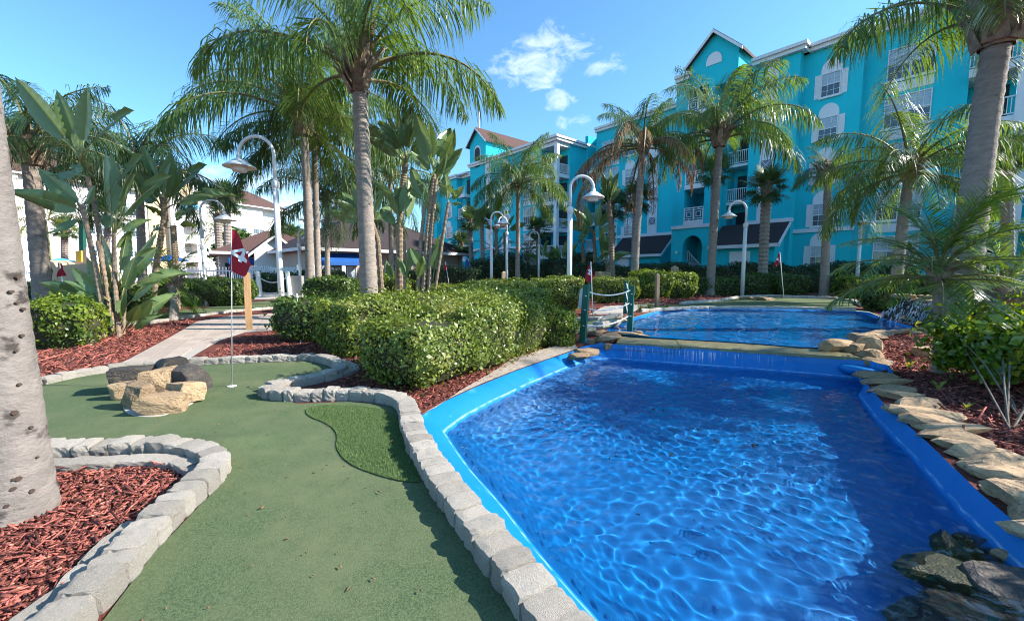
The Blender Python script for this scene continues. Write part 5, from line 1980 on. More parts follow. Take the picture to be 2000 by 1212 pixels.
def railing(f, t, s0, s1, o, z, h=1.0, step=.13, m='white_paint'):
    mb = MB()
    f.box(mb, s0, s1, o - .05, o, z + h - .06, z + h)
    f.box(mb, s0, s1, o - .045, o - .005, z + .08, z + .13)
    n = int((s1 - s0) / step)
    for i in range(n + 1):
        s = s0 + (s1 - s0) * i / n
        f.box(mb, s - .016, s + .016, o - .04, o - .01, z + .135, z + h - .065)
    return mb.build('railing', M[m], t)


def square_railing(f, t, s0, s1, o, z, h=1.05, m='white_paint'):
    """railing of squares set inside squares"""
    mb = MB()

    def bar(a0, a1, b0, b1, d=0):
        f.box(mb, a0, a1, o - .04 - d, o - d, b0, b1)
    mid = (s0 + s1) / 2
    w = .05
    bar(s0, s1, z + h - .06, z + h)
    bar(s0, s1, z, z + .06)
    for s in (s0, mid - .025, s1 - .05):
        bar(s, s + .05, z + .061, z + h - .061)
    for a, b in ((s0 + .05, mid - .025), (mid + .025, s1 - .05)):
        c, zc = (a + b) / 2, z + h / 2
        for r_ in (.36, .2):
            bar(c - r_, c + r_, zc + r_ - w, zc + r_, .003)
            bar(c - r_, c + r_, zc - r_, zc - r_ + w, .003)
            bar(c - r_, c - r_ + w, zc - r_ + w, zc + r_ - w, .003)
            bar(c + r_ - w, c + r_, zc - r_ + w, zc + r_ - w, .003)
        bar(a, c - .36, zc - .02, zc + .02, .006)
        bar(c + .36, b, zc - .02, zc + .02, .006)
        bar(c - .02, c + .02, zc + .36, z + h - .061, .006)
        bar(c - .02, c + .02, z + .061, zc - .36, .006)
    return mb.build('railing', M[m], t)


def balcony_stack(f, t, s0, s1, o, zs, top, depth=1.4, wall='teal', rail='bars', slab=.32, m_slab='white_trim'):
    """recessed balconies between two piers: slabs, dark back wall, railings"""
    f.part('balcony_back', M[wall], t, (s0, s1, o - depth - .2, o - depth, zs[0], top))
    f.part('balcony_door', M['dark_in'], t, *[(s0 + .25, s1 - .3, o - depth, o - depth + .03, z + .02, z + 2.1) for z in zs])
    for z in zs:
        sl = f.part('balcony_slab', M[m_slab], t, (s0 + .002, s1 - .002, o - depth, o + .04, z - slab, z))
        if rail == 'bars':
            railing(f, sl, s0 + .01, s1 - .01, o, z + .003)
        else:
            square_railing(f, sl, s0 + .01, s1 - .01, o, z + .003)


def gable(f, t, s0, s1, o0, o1, z0, z1, m_roof='shingle', over=.35, trim='white_trim', m_wall='teal', th=.22, closed=True):
    """gable end wall facing out (o1) with a ridge running back to o0"""
    sm = (s0 + s1) / 2
    if closed:
        mb = MB()
        mb.prism([f.p(s1, o1 - .002, z0), f.p(s0, o1 - .002, z0), f.p(sm, o1 - .002, z1)], f.N * -.25)
        mb.build('gable_wall', M[m_wall], t)
    sl = (z1 - z0) / (sm - s0)
    for sg in (-1, 1):
        e = sm + sg * (sm - s0 + over)
        ze = z0 - sl * over
        mb = MB()
        mb.prism([f.p(e, o1 + over, ze + .02), f.p(sm, o1 + over, z1 + .02), f.p(sm, o1 + over, z1 + th), f.p(e, o1 + over, ze + th)], f.N * -(o1 + over - o0))
        r_ = mb.build('roof', M[m_roof], t)
        mb = MB()
        mb.prism([f.p(e, o1 + over + .05, ze - .06), f.p(sm, o1 + over + .05, z1 - .06), f.p(sm, o1 + over + .05, z1 + th - .05), f.p(e, o1 + over + .05, ze + th - .05)], f.N * -.045)
        mb.build('roof_trim', M[trim], r_)


def hip(f, t, s0, s1, o0, o1, z0, z1, m='shingle', over=.45, trim='white_trim', inset=None):
    s0, s1, o0, o1 = s0 - over, s1 + over, o0 - over, o1 + over
    k = inset if inset is not None else min(s1 - s0, o1 - o0) / 2 - .01
    om = (o0 + o1) / 2
    mb = MB()
    P = [f.p(s0, o0, z0), f.p(s1, o0, z0), f.p(s1, o1, z0), f.p(s0, o1, z0), f.p(s0 + k, om, z1), f.p(s1 - k, om, z1)]
    mb.add(P, [(0, 3, 2, 1), (0, 1, 5, 4), (1, 2, 5), (2, 3, 4, 5), (3, 0, 4)])
    r_ = mb.build('roof', M[m], t)
    f.part('gutter', M[trim], r_, (s0 - .06, s1 + .06, o1 + .003, o1 + .07, z0 - .2, z0 + .02), (s0 - .06, s1 + .06, o0 - .07, o0 - .003, z0 - .2, z0 + .02), (s0 - .07, s0 - .003, o0, o1, z0 - .2, z0 + .02), (s1 + .003, s1 + .07, o0, o1, z0 - .2, z0 + .02))
    f.part('soffit', M[trim], r_, (s0, s1, o0, o1, z0 - .12, z0 - .004))
    return r_


# ------------------------------------------------------------------ turquoise apartment building
F1_ = Frame((27, 22), 90 + 41)
f = F1_
t = thing('apartment_building', 'five storey turquoise apartment building with white trim, arched windows and balconies', 'building', f.p(15, 0, 0))
SL = [1.65, 4.45, 7.25, 10.05, 12.85]
BK = -7
TOP = 16.0


def wall(s0, s1, o, z0=0, z1=TOP, m='teal'):
    return f.part('wall', M[m], t, (s0, s1, BK, o, z0, z1))


def cornice(s0, s1, o, z=TOP, side=True):
    a = s0 - (.32 if side else 0)
    f.part('cornice', M['white_trim'], t, (a, s1, o - 1, o + .30, z - .02, z + .22), (a - .12, s1, o - 1, o + .46, z + .221, z + .44))


def band(s0, s1, o, z, h=.26, d=.10):
    f.part('band', M['white_trim'], t, (s0 - d, s1, o - .3, o + d, z - h, z))


# end tower with balconies
FL = [1.1, 3.9, 6.7, 9.5, 12.3]
wall(-6, -.9, -1.2)
f.part('column', M['white_trim'], t, (.12, .70, -.2, .75, 0, TOP))
f.part('column', M['white_trim'], t, (-1.25, -.85, -.6, .75, 0, TOP))
balcony_stack(f, t, .70, 2.46, .62, FL, TOP, depth=1.8, slab=.42)
balcony_stack(f, t, -.85, .12, .62, FL, TOP, depth=1.8, slab=.42)
cornice(-1.2, 2.5, .75)
wall(2.46, 7.0, 0)
cornice(2.5, 7.0, 0)
for z in SL:
    bay_window(f, t, 4.9, 0, z + .12)
wall(7.0, 10.2, .6)
cornice(7.0, 10.2, .6)
band(7.0, 10.2, .6, 4.33)
for z in SL:
    arch_window(f, t, 8.62, .6, z)
wall(10.2, 13.1, 1.4)
cornice(10.2, 13.1, 1.4)
band(10.2, 13.1, 1.4, 5.1)
f.part('stripe', M['white_trim'], t, (11.42, 12.36, 1.38, 1.44, 5.11, TOP - .03))
for z in (8.95, 11.75, 14.55):
    vent(f, t, 11.9, 1.44, z)
f.part('wall', M['teal'], t, (13.1, 13.3, BK, .9, 0, TOP), (14.7, 15.0, BK, .9, 0, TOP), (13.3, 14.7, BK, -.7, 0, TOP))
balcony_stack(f, t, 13.3, 14.7, .9, [3.9, 6.7, 9.5, 12.3], TOP, depth=1.2, slab=.2)
cornice(13.1, 15.0, .9, side=False)

# lean-to shed in front of the stripe section
def lean_to(s0, s1, o0, o1, ze, zt, door=None):
    sh = f.part('shed', M['teal'], t, (s0, s1, o0, o1, 0, ze))
    mb = MB()
    for s in (s0, s1 - .15):
        mb.prism([f.p(s + .002, o0, ze), f.p(s + .002, o1, ze), f.p(s + .002, o0, zt)], f.D * .14)
    mb.build('shed_gable', M['teal'], sh)
    mb = MB()
    mb.prism([f.p(s0 - .3, o1 + .35, ze - .18), f.p(s0 - .3, o0 + .01, zt), f.p(s0 - .3, o0 + .01, zt + .16), f.p(s0 - .3, o1 + .35, ze - .02)], f.D * (s1 - s0 + .6))
    mb.build('shed_roof', M['dark_shingle'], sh)
    mb = MB()
    mb.bar(f.p(s0 - .33, o1 + .4, ze - .16), f.p(s0 - .33, o0, zt + .02), .06, .22)
    f.box(mb, s0 - .36, s1 + .36, o1 + .352, o1 + .42, ze - .26, ze - .02)
    mb.build('shed_trim', M['white_trim'], sh)
    if door:
        d = f.part('door', M['white_paint'], sh, (door, door + 1.1, o1 + .002, o1 + .06, .3, 2.7))
        f.part('door_frame', M['white_trim'], sh, (door - .12, door - .003, o1 + .002, o1 + .08, .3, 2.82), (door + 1.103, door + 1.22, o1 + .002, o1 + .08, .3, 2.82), (door - .003, door + 1.103, o1 + .002, o1 + .08, 2.703, 2.82))


lean_to(10.5, 14.4, 1.4, 3.3, 3.3, 4.75, door=12.1)

# stair tower
ts0, ts1, to = 15.0, 18.0, 3.0
pa, pb = 15.5, 17.05
f.part('wall', M['teal'], t, (ts0, pa, BK, to, 0, 16.42), (pb, ts1, BK, to, 0, 16.0), (pa, pb, BK, to - 2.6, 0, 16.42), (pa, pb, to - .4, to, 15.2, 16.42))
for z in (5.3, 8.05, 10.8, 13.5):
    sl = f.part('balcony_slab', M['white_trim'], t, (pa + .003, pb - .003, to - 2.6, to + .05, z - .3, z))
    square_railing(f, sl, pa + .01, pb - .01, to, z + .004)
band(ts0, ts1, to, 5.02, .26)
n = 12
mb = MB()
cs, cw, zsp = (pa + pb) / 2, (pb - pa) / 2, 3.3
ring = [f.p(pb, to, 4.75), f.p(pa, to, 4.75)] + [f.p(cs - cw * math.cos(math.pi * i / n), to, zsp + cw * 1.15 * math.sin(math.pi * i / n)) for i in range(n + 1)]
V_, F_ = [], []
for i in range(n + 1):
    a = math.pi * i / n
    s_ = cs - cw * math.cos(a)
    V_ += [f.p(s_, to, zsp + cw * 1.15 * math.sin(a)), f.p(s_, to, 4.75), f.p(s_, to - .5, zsp + cw * 1.15 * math.sin(a))]
for i in range(n):
    a = i * 3
    F_ += [(a, a + 3, a + 4, a + 1), (a, a + 2, a + 5, a + 3)]
mb.add(V_, F_)
mb.build('arch', M['teal'], t)
st_ = MB()
for i in range(9):
    f.box(st_, pb - .1 - .16 * (i + 1), pb - .1 - .16 * i, to - 2.2, to - .9, .3, .5 + .18 * (9 - i) * 1.0)
st_.build('stair', M['white_trim'], t)
mb = MB()
for i in range(10):
    a = f.p(pb - .05 - .16 * i, to - .8, .6 + .18 * (9 - i))
    mb.bar(a, a + Vector((0, 0, .85)), .03)
mb.bar(f.p(pb - .05, to - .8, .6 + 1.62 + .85), f.p(pa + .0, to - .8, .6 + .85), .06)
mb.build('stair_railing', M['white_paint'], t)
mb = MB()
mb.lathe([(0, .12), (.07, .10), (.09, 0), (.07, -.1), (0, -.12)], 10, f.p(17.5, to + .09, 2.9))
mb.build('wall_lamp', plain('lamp_glass', (.8, .8, .75), .3), t)
gable(f, t, 13.5, 16.9, BK, to, 17.0, 18.6)
f.part('wall', M['teal'], t, (13.5, 16.9, BK, to, 16.42, 17.0), (13.5, 15.0, BK, to - .002, 14.9, 16.42))
f.place('arch_panel', ARCHP, t, 15.2, to, 16.45)
cornice(16.9, ts1, to, 15.98, side=False)
f.part('downspout', M['white_paint'], t, (ts1 + .2, ts1 + .32, -1.4, -1.28, 0, 15.9))

# second wing
w2 = -1.5
e2 = 30.7
wall(18.0, 29.0, w2)
cornice(18.0, 29.2, w2, side=False)
band(18.0, 29.0, w2, 5.05)
s_, _ = f.at(1277, 330, w2)
f.part('stripe', M['white_trim'], t, (s_ - .5, s_ + .5, w2 - .02, w2 + .04, 5.06, TOP - .03))
for z in (6.2, 8.95, 11.75, 14.55):
    vent(f, t, s_, w2 + .04, z)
sa_, _ = f.at(1231, 330, w2)
for z in SL:
    arch_window(f, t, sa_, w2, z)
sb_, _ = f.at(1192, 330, w2)
for z in SL:
    bay_window(f, t, sb_, w2, z + .12)
lean_to(f.at(1300, 470, w2)[0] - .6, f.at(1222, 470, w2)[0], w2, w2 + 2.0, 3.0, 4.7, door=f.at(1250, 490, w2)[0])
f.part('wall', M['teal'], t, (29.0, 29.2, BK, w2, 0, TOP), (30.3, e2, BK, w2, 0, TOP), (29.2, 30.3, BK, w2 - 1.6, 0, TOP))
balcony_stack(f, t, 29.2, 30.3, w2, [3.9, 6.7, 9.5, 12.3], TOP, depth=1.4, slab=.35)

# corner tower and the far wing
FL3, SL3, TOP3 = [z - .75 for z in FL], [z - .75 for z in SL], 14.7
w3 = 3.0
g_ = f.side(e2)                     # end wall looking towards the camera; its s is f's o
f.part('wall', M['teal'], t, (e2, e2 + 2, BK, 1.0, 0, TOP3), (e2 + 2.4, 46.0, BK, w3, 0, TOP3))
f.part('wall', M['teal'], t, (e2 + 1.6, e2 + 2.4, BK, w3 - 1.7, 0, TOP3))
f.part('column', M['white_trim'], t, (e2 - .05, e2 + .35, w3 - .35, w3 + .05, 0, TOP3))
for z in FL3 + [TOP3]:
    sl = f.part('balcony_slab', M['white_trim'], t, (e2 + .0, e2 + 2.39, 1.02, w3 - .01, z - .4, z))
    if z < TOP3:
        railing(f, sl, e2 + .36, e2 + 2.38, w3 - .02, z + .003)
        railing(g_, sl, 1.03, w3 - .36, -.02, z + .003)
        f.part('balcony_door', M['dark_in'], t, (e2 + 2.37, e2 + 2.395, 1.2, w3 - .2, z + .02, z + 2.1))
        f.part('balcony_door', M['dark_in'], t, (e2 + .3, e2 + 1.5, 1.003, 1.03, z + .02, z + 2.1))
cornice(e2, 46.0, w3, TOP3)
g_.part('cornice', M['white_trim'], t, (w2, w3 + .28, -.5, .30, TOP3 - .015, TOP3 + .21))
band(e2 + 2.4, 46.0, w3, 4.3)
hip(f, t, e2 + .1, e2 + 6.5, -4.2, w3, TOP3 + .45, TOP3 + 2.3)
sx, _ = f.at(1035, 430, w3)
for z in SL3:
    bay_window(f, t, sx, w3, z + .12)
sx, _ = f.at(988, 400, w3)
for z in SL3:
    arch_window(f, t, sx, w3, z)
sx, _ = f.at(954, 400, w3)
f.part('stripe', M['white_trim'], t, (sx - .55, sx + .55, w3 - .02, w3 + .04, 4.31, TOP3 - .03))
for z in (8.95, 11.75):
    vent(f, t, sx, w3 + .04, z)
gs0, gs1 = 42.6, 46.0
f.part('wall', M['teal'], t, (gs0, gs1, BK, w3 + .02, TOP3 + .45, 17.6))
gable(f, t, gs0, gs1, BK, w3 + .02, 17.6, 19.2, over=.4)
for ww, hh, mm, oo in ((1.35, 2.6, M['white_trim'], .0), (1.05, 2.35, M['dark_in'], .05)):
    mb = MB()
    ring = [f.p(44.3 + ww / 2, w3 + .02 + oo, 14.6), f.p(44.3 - ww / 2, w3 + .02 + oo, 14.6)] + [f.p(44.3 - ww / 2 * math.cos(math.pi * i / 10), w3 + .02 + oo, 14.6 + hh - ww / 2 + ww / 2 * math.sin(math.pi * i / 10)) for i in range(11)]
    mb.prism(ring, f.N * .06)
    mb.build('arch_opening', mm, t)
# stepped end beyond the tower
for s0, s1, oo in ((46.0, 49.2, 2.2), (49.2, 53.5, 3.0), (53.5, 58, 3.6)):
    wall(s0, s1, oo, 0, 14.0)
    cornice(s0, s1, oo, 14.0)
    band(s0, s1, oo, 5.0)
balcony_stack(f, t, 46.6, 48.2, 2.2 + 1.3, FL3, 14.0, depth=1.3, slab=.4)
for z in SL:
    arch_window(f, t, 51.2, 3.0, z - 1.1)
    arch_window(f, t, 55.4, 3.6, z - 1.1)
hip(f, t, 47.5, 58, -5, 2.5, 14.5, 16.0)
t2 = thing('flagpole', 'thin white flagpole standing on the far gable roof', 'flagpole', f.p(44.3, 0, 18))
pA = A(936, 268, 55)
MB().tube([pA - Vector((0, 0, 1)), A(935, 206, 55)], .09, 6).build('pole', M['white_paint'], t2)

# ------------------------------------------------------------------ cream building at left
F2_ = Frame((-46, 82), 90 + 155)
f = F2_
t = thing('apartment_building', 'sunlit cream and white apartment building with brown roof beyond the trees at left', 'building', f.p(15, 0, 0))
zt = 13.4


def wall2(s0, s1, o, m='white_wall', z1=zt):
    return f.part('wall', M[m], t, (s0, s1, -9, o, 0, z1))


wall2(-2, 3.2, -1.0)
wall2(3.2, 15, 0)
for px_, zz in ((505, 8.4), (505, 5.4), (470, 8.4), (455, 5.4)):
    bay_window(f, t, f.at(px_, 440, 0)[0], 0, zz, False)
for z in (2.6, 5.6, 8.6):
    sl = f.part('balcony_slab', M['white_wall'], t, (-1.8, 2.9, -.98, .4, z - .3, z))
    railing(f, sl, -1.8, 2.9, .38, z + .003)
s0, s1 = f.at(398, 440, 1.2)[0], f.at(335, 440, 1.2)[0]
f.part('wall', M['cream'], t, (15, s0, -9, .3, 0, zt))
# tower with arched opening and balconies
f.part('wall', M['white_wall'], t, (s0, s0 + 1.2, -6, 1.2, 0, 15.5), (s1 - 1.6, s1, -6, 1.2, 0, 15.5), (s0 + 1.2, s1 - 1.6, -6, -.6, 0, 12.0), (s0 + 1.2, s1 - 1.6, -6, 1.2, 12.0, 15.5))
for z in (3.2, 6.2, 9.2):
    sl = f.part('balcony_slab', M['white_wall'], t, (s0 + 1.203, s1 - 1.603, -.59, 1.25, z - .3, z))
    square_railing(f, sl, s0 + 1.25, s1 - 1.65, 1.24, z + .004)
f.part('awning', M['awning_light'], t, (s0 + 1.0, s1 - 1.4, 1.203, 2.0, 11.4, 12.1))
gable(f, t, s0 - .2, s1 + .2, -6, 1.22, 15.5, 17.2, m_wall='white_wall', over=.3)
mb = MB()
cs = (s0 + s1) / 2
ring = [f.p(cs + .8, 1.205, 12.9), f.p(cs - .8, 1.205, 12.9)] + [f.p(cs - .8 * math.cos(math.pi * i / 10), 1.205, 14.6 + .8 * math.sin(math.pi * i / 10)) for i in range(11)]
mb.prism(ring, f.N * .03)
mb.build('arch_opening', M['yellow_wall'], t)
f.part('wall', M['yellow_wall'], t, (s1, s1 + 2.4, -9, .2, 0, zt))
f.part('wall', M['white_wall'], t, (s1 + 2.4, 34, -9, 0, 0, zt))
f.part('wall', M['cream'], t, (34, 36, -9, .5, 0, zt))
f.part('wall', M['white_wall'], t, (36, 60, -9, -1.6, 0, zt))
for s_ in (s1 + 4.5, s1 + 8.5):
    for z in (3.5, 6.5, 9.5):
        bay_window(f, t, s_, 0, z, False)
for z in (1.0, 4.0, 7.0, 10.0):
    sl = f.part('balcony_slab', M['white_wall'], t, (36.1, 48, -1.59, .2, z - .4, z))
    railing(f, sl, 36.1, 48, .18, z + .003, step=.3)
    f.part('balcony_door', M['dark_in'], t, *[(37 + 3.6 * k, 39.4 + 3.6 * k, -1.598, -1.57, z + .02, z + 2.2) for k in range(3)])
hip(f, t, -1.8, s0 - .2, -9, .3, zt, zt + 3.4)
hip(f, t, s1 + .4, 60, -9, .3, zt, zt + 4.2)
f.part('roof_vent', M['dark_shingle'], t, (33, 37, -2.2, -1.9, zt + 1.75, zt + 2.0))

# ------------------------------------------------------------------ pale blue building far behind
F3_ = Frame((-30, 84), 180)
f = Frame((-29.5, 84), 180)
t = thing('apartment_building', 'pale blue apartment building with brown roof far behind the pavilion', 'building', f.p(4, 0, 0))
sl_, sr_ = f.at(688, 450, 0)[0], f.at(640, 450, 0)[0]
ez = f.at(660, 432, 0)[1]
f.part('wall', M['blue_wall'], t, (sl_ - 6, sr_, -9, 0, 0, ez))
f.part('wall', M['blue_wall'], t, (sl_ - 4, sl_ + .8, -6, .4, 0, ez + 1.4))
a_, b_2 = f.at(641, 450, 0)[0], f.at(629, 450, 0)[0]
f.part('wall', M['white_wall'], t, (b_2 - .4, b_2, -8, .3, 0, ez))
for z in (ez - 2.6, ez - 5.6, ez - 8.6):
    sl = f.part('balcony_slab', M['white_wall'], t, (sr_ + .003, b_2 - .403, -3, .2, z - .3, z))
    railing(f, sl, sr_ + .01, b_2 - .41, .19, z + .003, step=.25)
f.part('balcony_back', M['dark_in'], t, (sr_ + .003, b_2 - .403, -3.2, -3, 0, ez))
wx = f.at(663, 450, 0)[0]
for z in (ez - 2.5, ez - 5.5):
    bay_window(f, t, wx, 0, z)
hip(f, t, sl_ - 6, b_2, -9, 0, ez, ez + 3.0)

# ------------------------------------------------------------------ pavilion with blue awning
f = Frame((-4.7, 38.6), 180 + 44)
t = thing('pavilion', 'low pavilion with dark brown hip roof, blue awning and white windows', 'building', f.p(6, 0, 0))
f.part('wall', M['pink_wall'], t, (0, 13.4, -9, 0, 0, 3.0))
hip(f, t, 0, 13.4, -9.5, .2, 3.05, 6.1, m='dark_shingle', over=.8)
aw0, aw1 = f.at(702, 500, .3)[0], f.at(622, 500, .3)[0]
mb = MB()
mb.prism([f.p(aw0, .06, 2.75), f.p(aw0, 1.0, 2.1), f.p(aw0, 1.0, 1.85), f.p(aw0, .06, 1.85)], f.D * (aw1 - aw0))
mb.build('awning', M['awning'], t)
for i in range(4):
    s_ = aw0 + .3 + i * (aw1 - aw0 - .6) / 3.4
    bay = sash(1.3, 1.9, 3, 2, M['white_trim'])
    w = f.place('window', bay, t, s_ + .5, .002, -.1)
    f.place('pane', lm('pane', M['blind'], (-.6, .6, .012, .02, .05, 1.85)), w, s_ + .5, .002, -.1)
f.part('column', M['white_trim'], t, *[(aw0 - .15 + i * 1.5, aw0 + .1 + i * 1.5, .7, .95, 0, 1.85) for i in range(4)])
for px_ in (762, 850, 868, 884):
    s_ = f.at(px_, 520, 0)[0]
    w = f.place('window', sash(.95, 1.25, 3, 2, M['white_trim']), t, s_, .002, .75)
    f.place('pane', lm('pane', M['glass'], (-.44, .44, .012, .02, .04, 1.2)), w, s_, .002, .75)
f.part('corner_board', M['white_trim'], t, (f.at(742, 520, 0)[0] - .1, f.at(742, 520, 0)[0] + .1, .002, .05, 0, 3.0), (-.02, .16, .003, .06, 0, 3.0))

# ------------------------------------------------------------------ white gabled house
f = Frame((-17.2, 36.5), 180 + 36)
t = thing('garden_house', 'low white house with a front gable and brown roof behind the white fence', 'building', f.p(4, 0, 0))
zw = 3.0
sA, sB = f.at(580, 500, 0)[0], f.at(497, 500, 0)[0]
sC = f.at(428, 500, -1.5)[0]
f.part('wall', M['white_wall'], t, (sA, sB, -7, 0, 0, zw))
f.part('wall', M['pink_wall'], t, (sB, sC, -7, -1.5, 0, zw))
f.part('wall', M['pink_wall'], t, (sA - 3.2, sA, -7, -1.0, 0, zw))
gable(f, t, sA, sB, -6, 0, zw, 4.35, m_wall='white_wall', over=.45)
hip(f, t, sA - 3, sC, -9, -1.5, zw, 5.2, over=.6)
f.part('awning', M['awning'], t, (sC - 2.4, sC - .6, -1.497, -.7, 2.0, 2.5))
f.part('door', M['dark_in'], t, (sB + 1.0, sB + 2.0, -1.497, -1.46, 0, 2.1))


# ================================================================== street furniture and small things
def lamp(label, base, top_z, head_dx, r=.055, yaw=0, seed=0, scale=1.0):
    """white post with a swan neck and a hanging cone shade"""
    t = thing('lamp_post', label, 'lamp post', base, 'white garden lamps')
    b = Vector(base)
    H = top_z - b.z
    arc = abs(head_dx) / 2
    sg = 1 if head_dx > 0 else -1
    ca, sa = math.cos(yaw), math.sin(yaw)
    dx = Vector((ca, sa, 0)) * sg
    jz = H - arc - .9 * scale
    MB().tube([b, b + Vector((0, 0, jz))], [r * 1.12, r], 10).build('post', M['white_paint'], t, True)
    MB().lathe([(r * 1.0, jz - .02), (r * 1.35, jz), (r * 1.35, jz + .16), (r * .7, jz + .2)], 10, b).build('collar', M['white_paint'], t, True)
    pts = [b + Vector((0, 0, jz)), b + Vector((0, 0, H - arc))]
    for i in range(1, 13):
        a = math.pi * i / 12
        pts.append(b + Vector((0, 0, H - arc + arc * math.sin(a))) + dx * (arc - arc * math.cos(a)))
    end = pts[-1] + Vector((0, 0, -.17 * scale))
    pts.append(end)
    MB().tube(pts, r * .62, 8).build('neck', M['white_paint'], t, True)
    s = scale
    MB().lathe([(.0, .16 * s), (.07 * s, .15 * s), (.075 * s, .06 * s), (.13 * s, .03 * s), (.40 * s, -.16 * s), (.41 * s, -.185 * s), (.38 * s, -.18 * s), (.12 * s, -.06 * s), (.0, -.04 * s)], 24, end).build('shade', M['white_paint'], t, True)
    MB().lathe([(.19 * s, -.09 * s), (.19 * s, -.27 * s), (.17 * s, -.30 * s), (.0, -.30 * s)], 18, end).build('globe', plain('lamp_globe', (.75, .75, .72), .25), t, True)
    return t


lamp('tall white swan neck lamp post behind the hedges, nearest the red number flag', on_ground(549, 11.8), A(540, 266, 11.8).z, -.98, .075, scale=1.0)
lamp('white lamp post rising from the square dark hedge', G(404, 598), A(403, 390, 16.5).z, .85, .06, yaw=.2)
lamp('white lamp post at the centre beside the clipped hedge', G(1111, 606), A(1113, 344, G(1111, 606).y).z, .72, .075, scale=.85)
lamp('white lamp post by the far putting green in front of the lean-to roof', G(1449, 578), A(1452, 393, G(1449, 578).y).z, -.85, .085, scale=.9)
lamp('white lamp post before the bay windows with its head turned to the viewer', on_ground(1672, 22), A(1680, 415, 22).z, .6, .08, yaw=-2.2, scale=.85)
lamp('left one of the twin far lamps beside the pavilion', on_ground(960, 21), A(960, 414, 21).z, .6, .07, scale=.85)
lamp('right one of the twin far lamps, head turned towards the pavilion', on_ground(990, 24), A(988, 424, 24).z, -.5, .07, scale=.85, yaw=.4)
lamp('small far lamp before the corner tower of the turquoise building', on_ground(1052, 29), A(1050, 452, 29).z, -.65, .07, scale=.85)
lamp('far white lamp behind the central palm trunks, head between the trunks', on_ground(613, 17.5), A(611, 415, 17.5).z, -.18, .07, scale=.7, yaw=.9)
lamp('farther white lamp post left of the slim palm trunk', on_ground(588, 24), A(588, 448, 24).z, .5, .08, scale=.8)


# ---- flags
def flag(label, foot, top, outline, cloth_r, digit=None, hole=None, pole_m='pole_grey', group='red flags on the greens', fold=.018, seed=0, r=.006):
    """pole plus a hanging pennant; outline / digit are in metres relative to the pole top, x right, z up, in the plane facing the green"""
    t = thing('golf_flag', label, 'flag', foot, group)
    foot, top = Vector(foot), Vector(top)
    MB().tube([foot, top + (top - foot).normalized() * .02], r, 8).build('pole', M[pole_m], t, True)
    if foot.z < 1:
        MB().lathe([(.05, .002), (.05, .008), (.02, .010), (.0, .010)], 14, foot).build('cup', M['white_paint'], t)

    def surf(x, z, off):
        y = fold * math.sin(x * 46 + z * 9 + seed) + fold * .8 * math.sin(x * 23 - z * 14) + off
        return top + Vector((x, y, z))

    def cloth(name, poly, m, off, holes=(), th=.003):
        V, F = triangulate(poly, holes, grid=.02, zf=0.0, step=.02)
        n = len(V)
        P = [surf(v[0], v[1], off) for v in V] + [surf(v[0], v[1], off + th) for v in V]
        Fs = [tuple(q) for q in F] + [tuple(int(i) + n for i in q[::-1]) for q in F]
        return put(name, mesh_data(name, P, Fs, m, True), t)
    c = cloth('cloth', outline, M['red'], 0)
    if digit:
        cloth('number', digit, M['flag_white'], -.009, [hole] if hole else (), .003)
        cloth('number', digit, M['flag_white'], .009, [hole] if hole else (), .003)
    return t


k = 4.89 / FPX * 75 / 699            # metres per pixel of the close-up used to trace the pennant
def tr(pts, cx, cy, k):
    return [((x - cx) * k, -(y - cy) * k) for x, y in pts]


foot = G(453, 756)
foot.z = .012
top = A(452, 449, foot.y)
flag('red pennant with white number 4 on a thin pole in the near putting green', foot, top,
     tr([(255, 165), (320, 170), (365, 240), (405, 310), (450, 470), (565, 780), (520, 870), (470, 960), (430, 1000), (300, 945), (165, 880), (190, 720), (215, 560), (240, 380)], 252, 165, k), .02,
     tr([(220, 560), (240, 527), (465, 488), (490, 560), (455, 640), (512, 705), (490, 752), (415, 712), (390, 748), (345, 712), (360, 665), (230, 590)], 252, 165, k),
     tr([(298, 566), (436, 543), (384, 630)], 252, 165, k), fold=.005)
foot = G(1158, 623)
top = A(1154, 512, foot.y)
k2_ = foot.y / FPX * 150 / 1010
flag('red pennant with a white number 2 behind the rope bridge', foot, top,
     tr([(298, 85), (310, 130), (325, 200), (340, 290), (310, 320), (275, 355), (222, 310), (235, 235), (265, 150)], 300, 85, k2_), .02,
     tr([(262, 188), (280, 172), (297, 182), (300, 205), (284, 228), (298, 238), (296, 258), (262, 240), (262, 228), (284, 206), (282, 192), (270, 200)], 300, 85, k2_), fold=.012, seed=2, r=.012, pole_m='white_paint')
foot = G(1531, 583)
top = A(1523, 493, foot.y)
flag('small red pennant with white markings on the far putting green', foot, top,
     tr([(375, 140), (380, 200), (385, 320), (350, 400), (310, 440), (265, 400), (300, 320), (330, 220), (350, 150)], 375, 140, foot.y / FPX * 60 / 661), .02,
     tr([(320, 260), (345, 240), (345, 300), (318, 310)], 375, 140, foot.y / FPX * 60 / 661), fold=.02, seed=4, r=.014, pole_m='white_paint')
for lab, fx, tx, ty, Y, sc in [('red pennant half hidden by the paddle leaves at left', 128, 116, 512, 11.5, .62), ('red pennant hanging by the pavilion awning', 724, 722, 505, 20, .62), ('red pennant on a slanting pole in the shade of the pavilion', 880, 870, 512, 25, .7)]:
    ft = on_ground(fx, Y)
    flag(lab, ft, A(tx, ty, Y), [(-.01, 0), (.02, -.02), (.10 * sc / .6, -.42 * sc), (.13 * sc / .6, -.60 * sc), (-.12, -.66 * sc), (-.16 * sc, -.5 * sc), (-.06, -.2 * sc)], .02, fold=.02, r=.015, pole_m='white_paint')


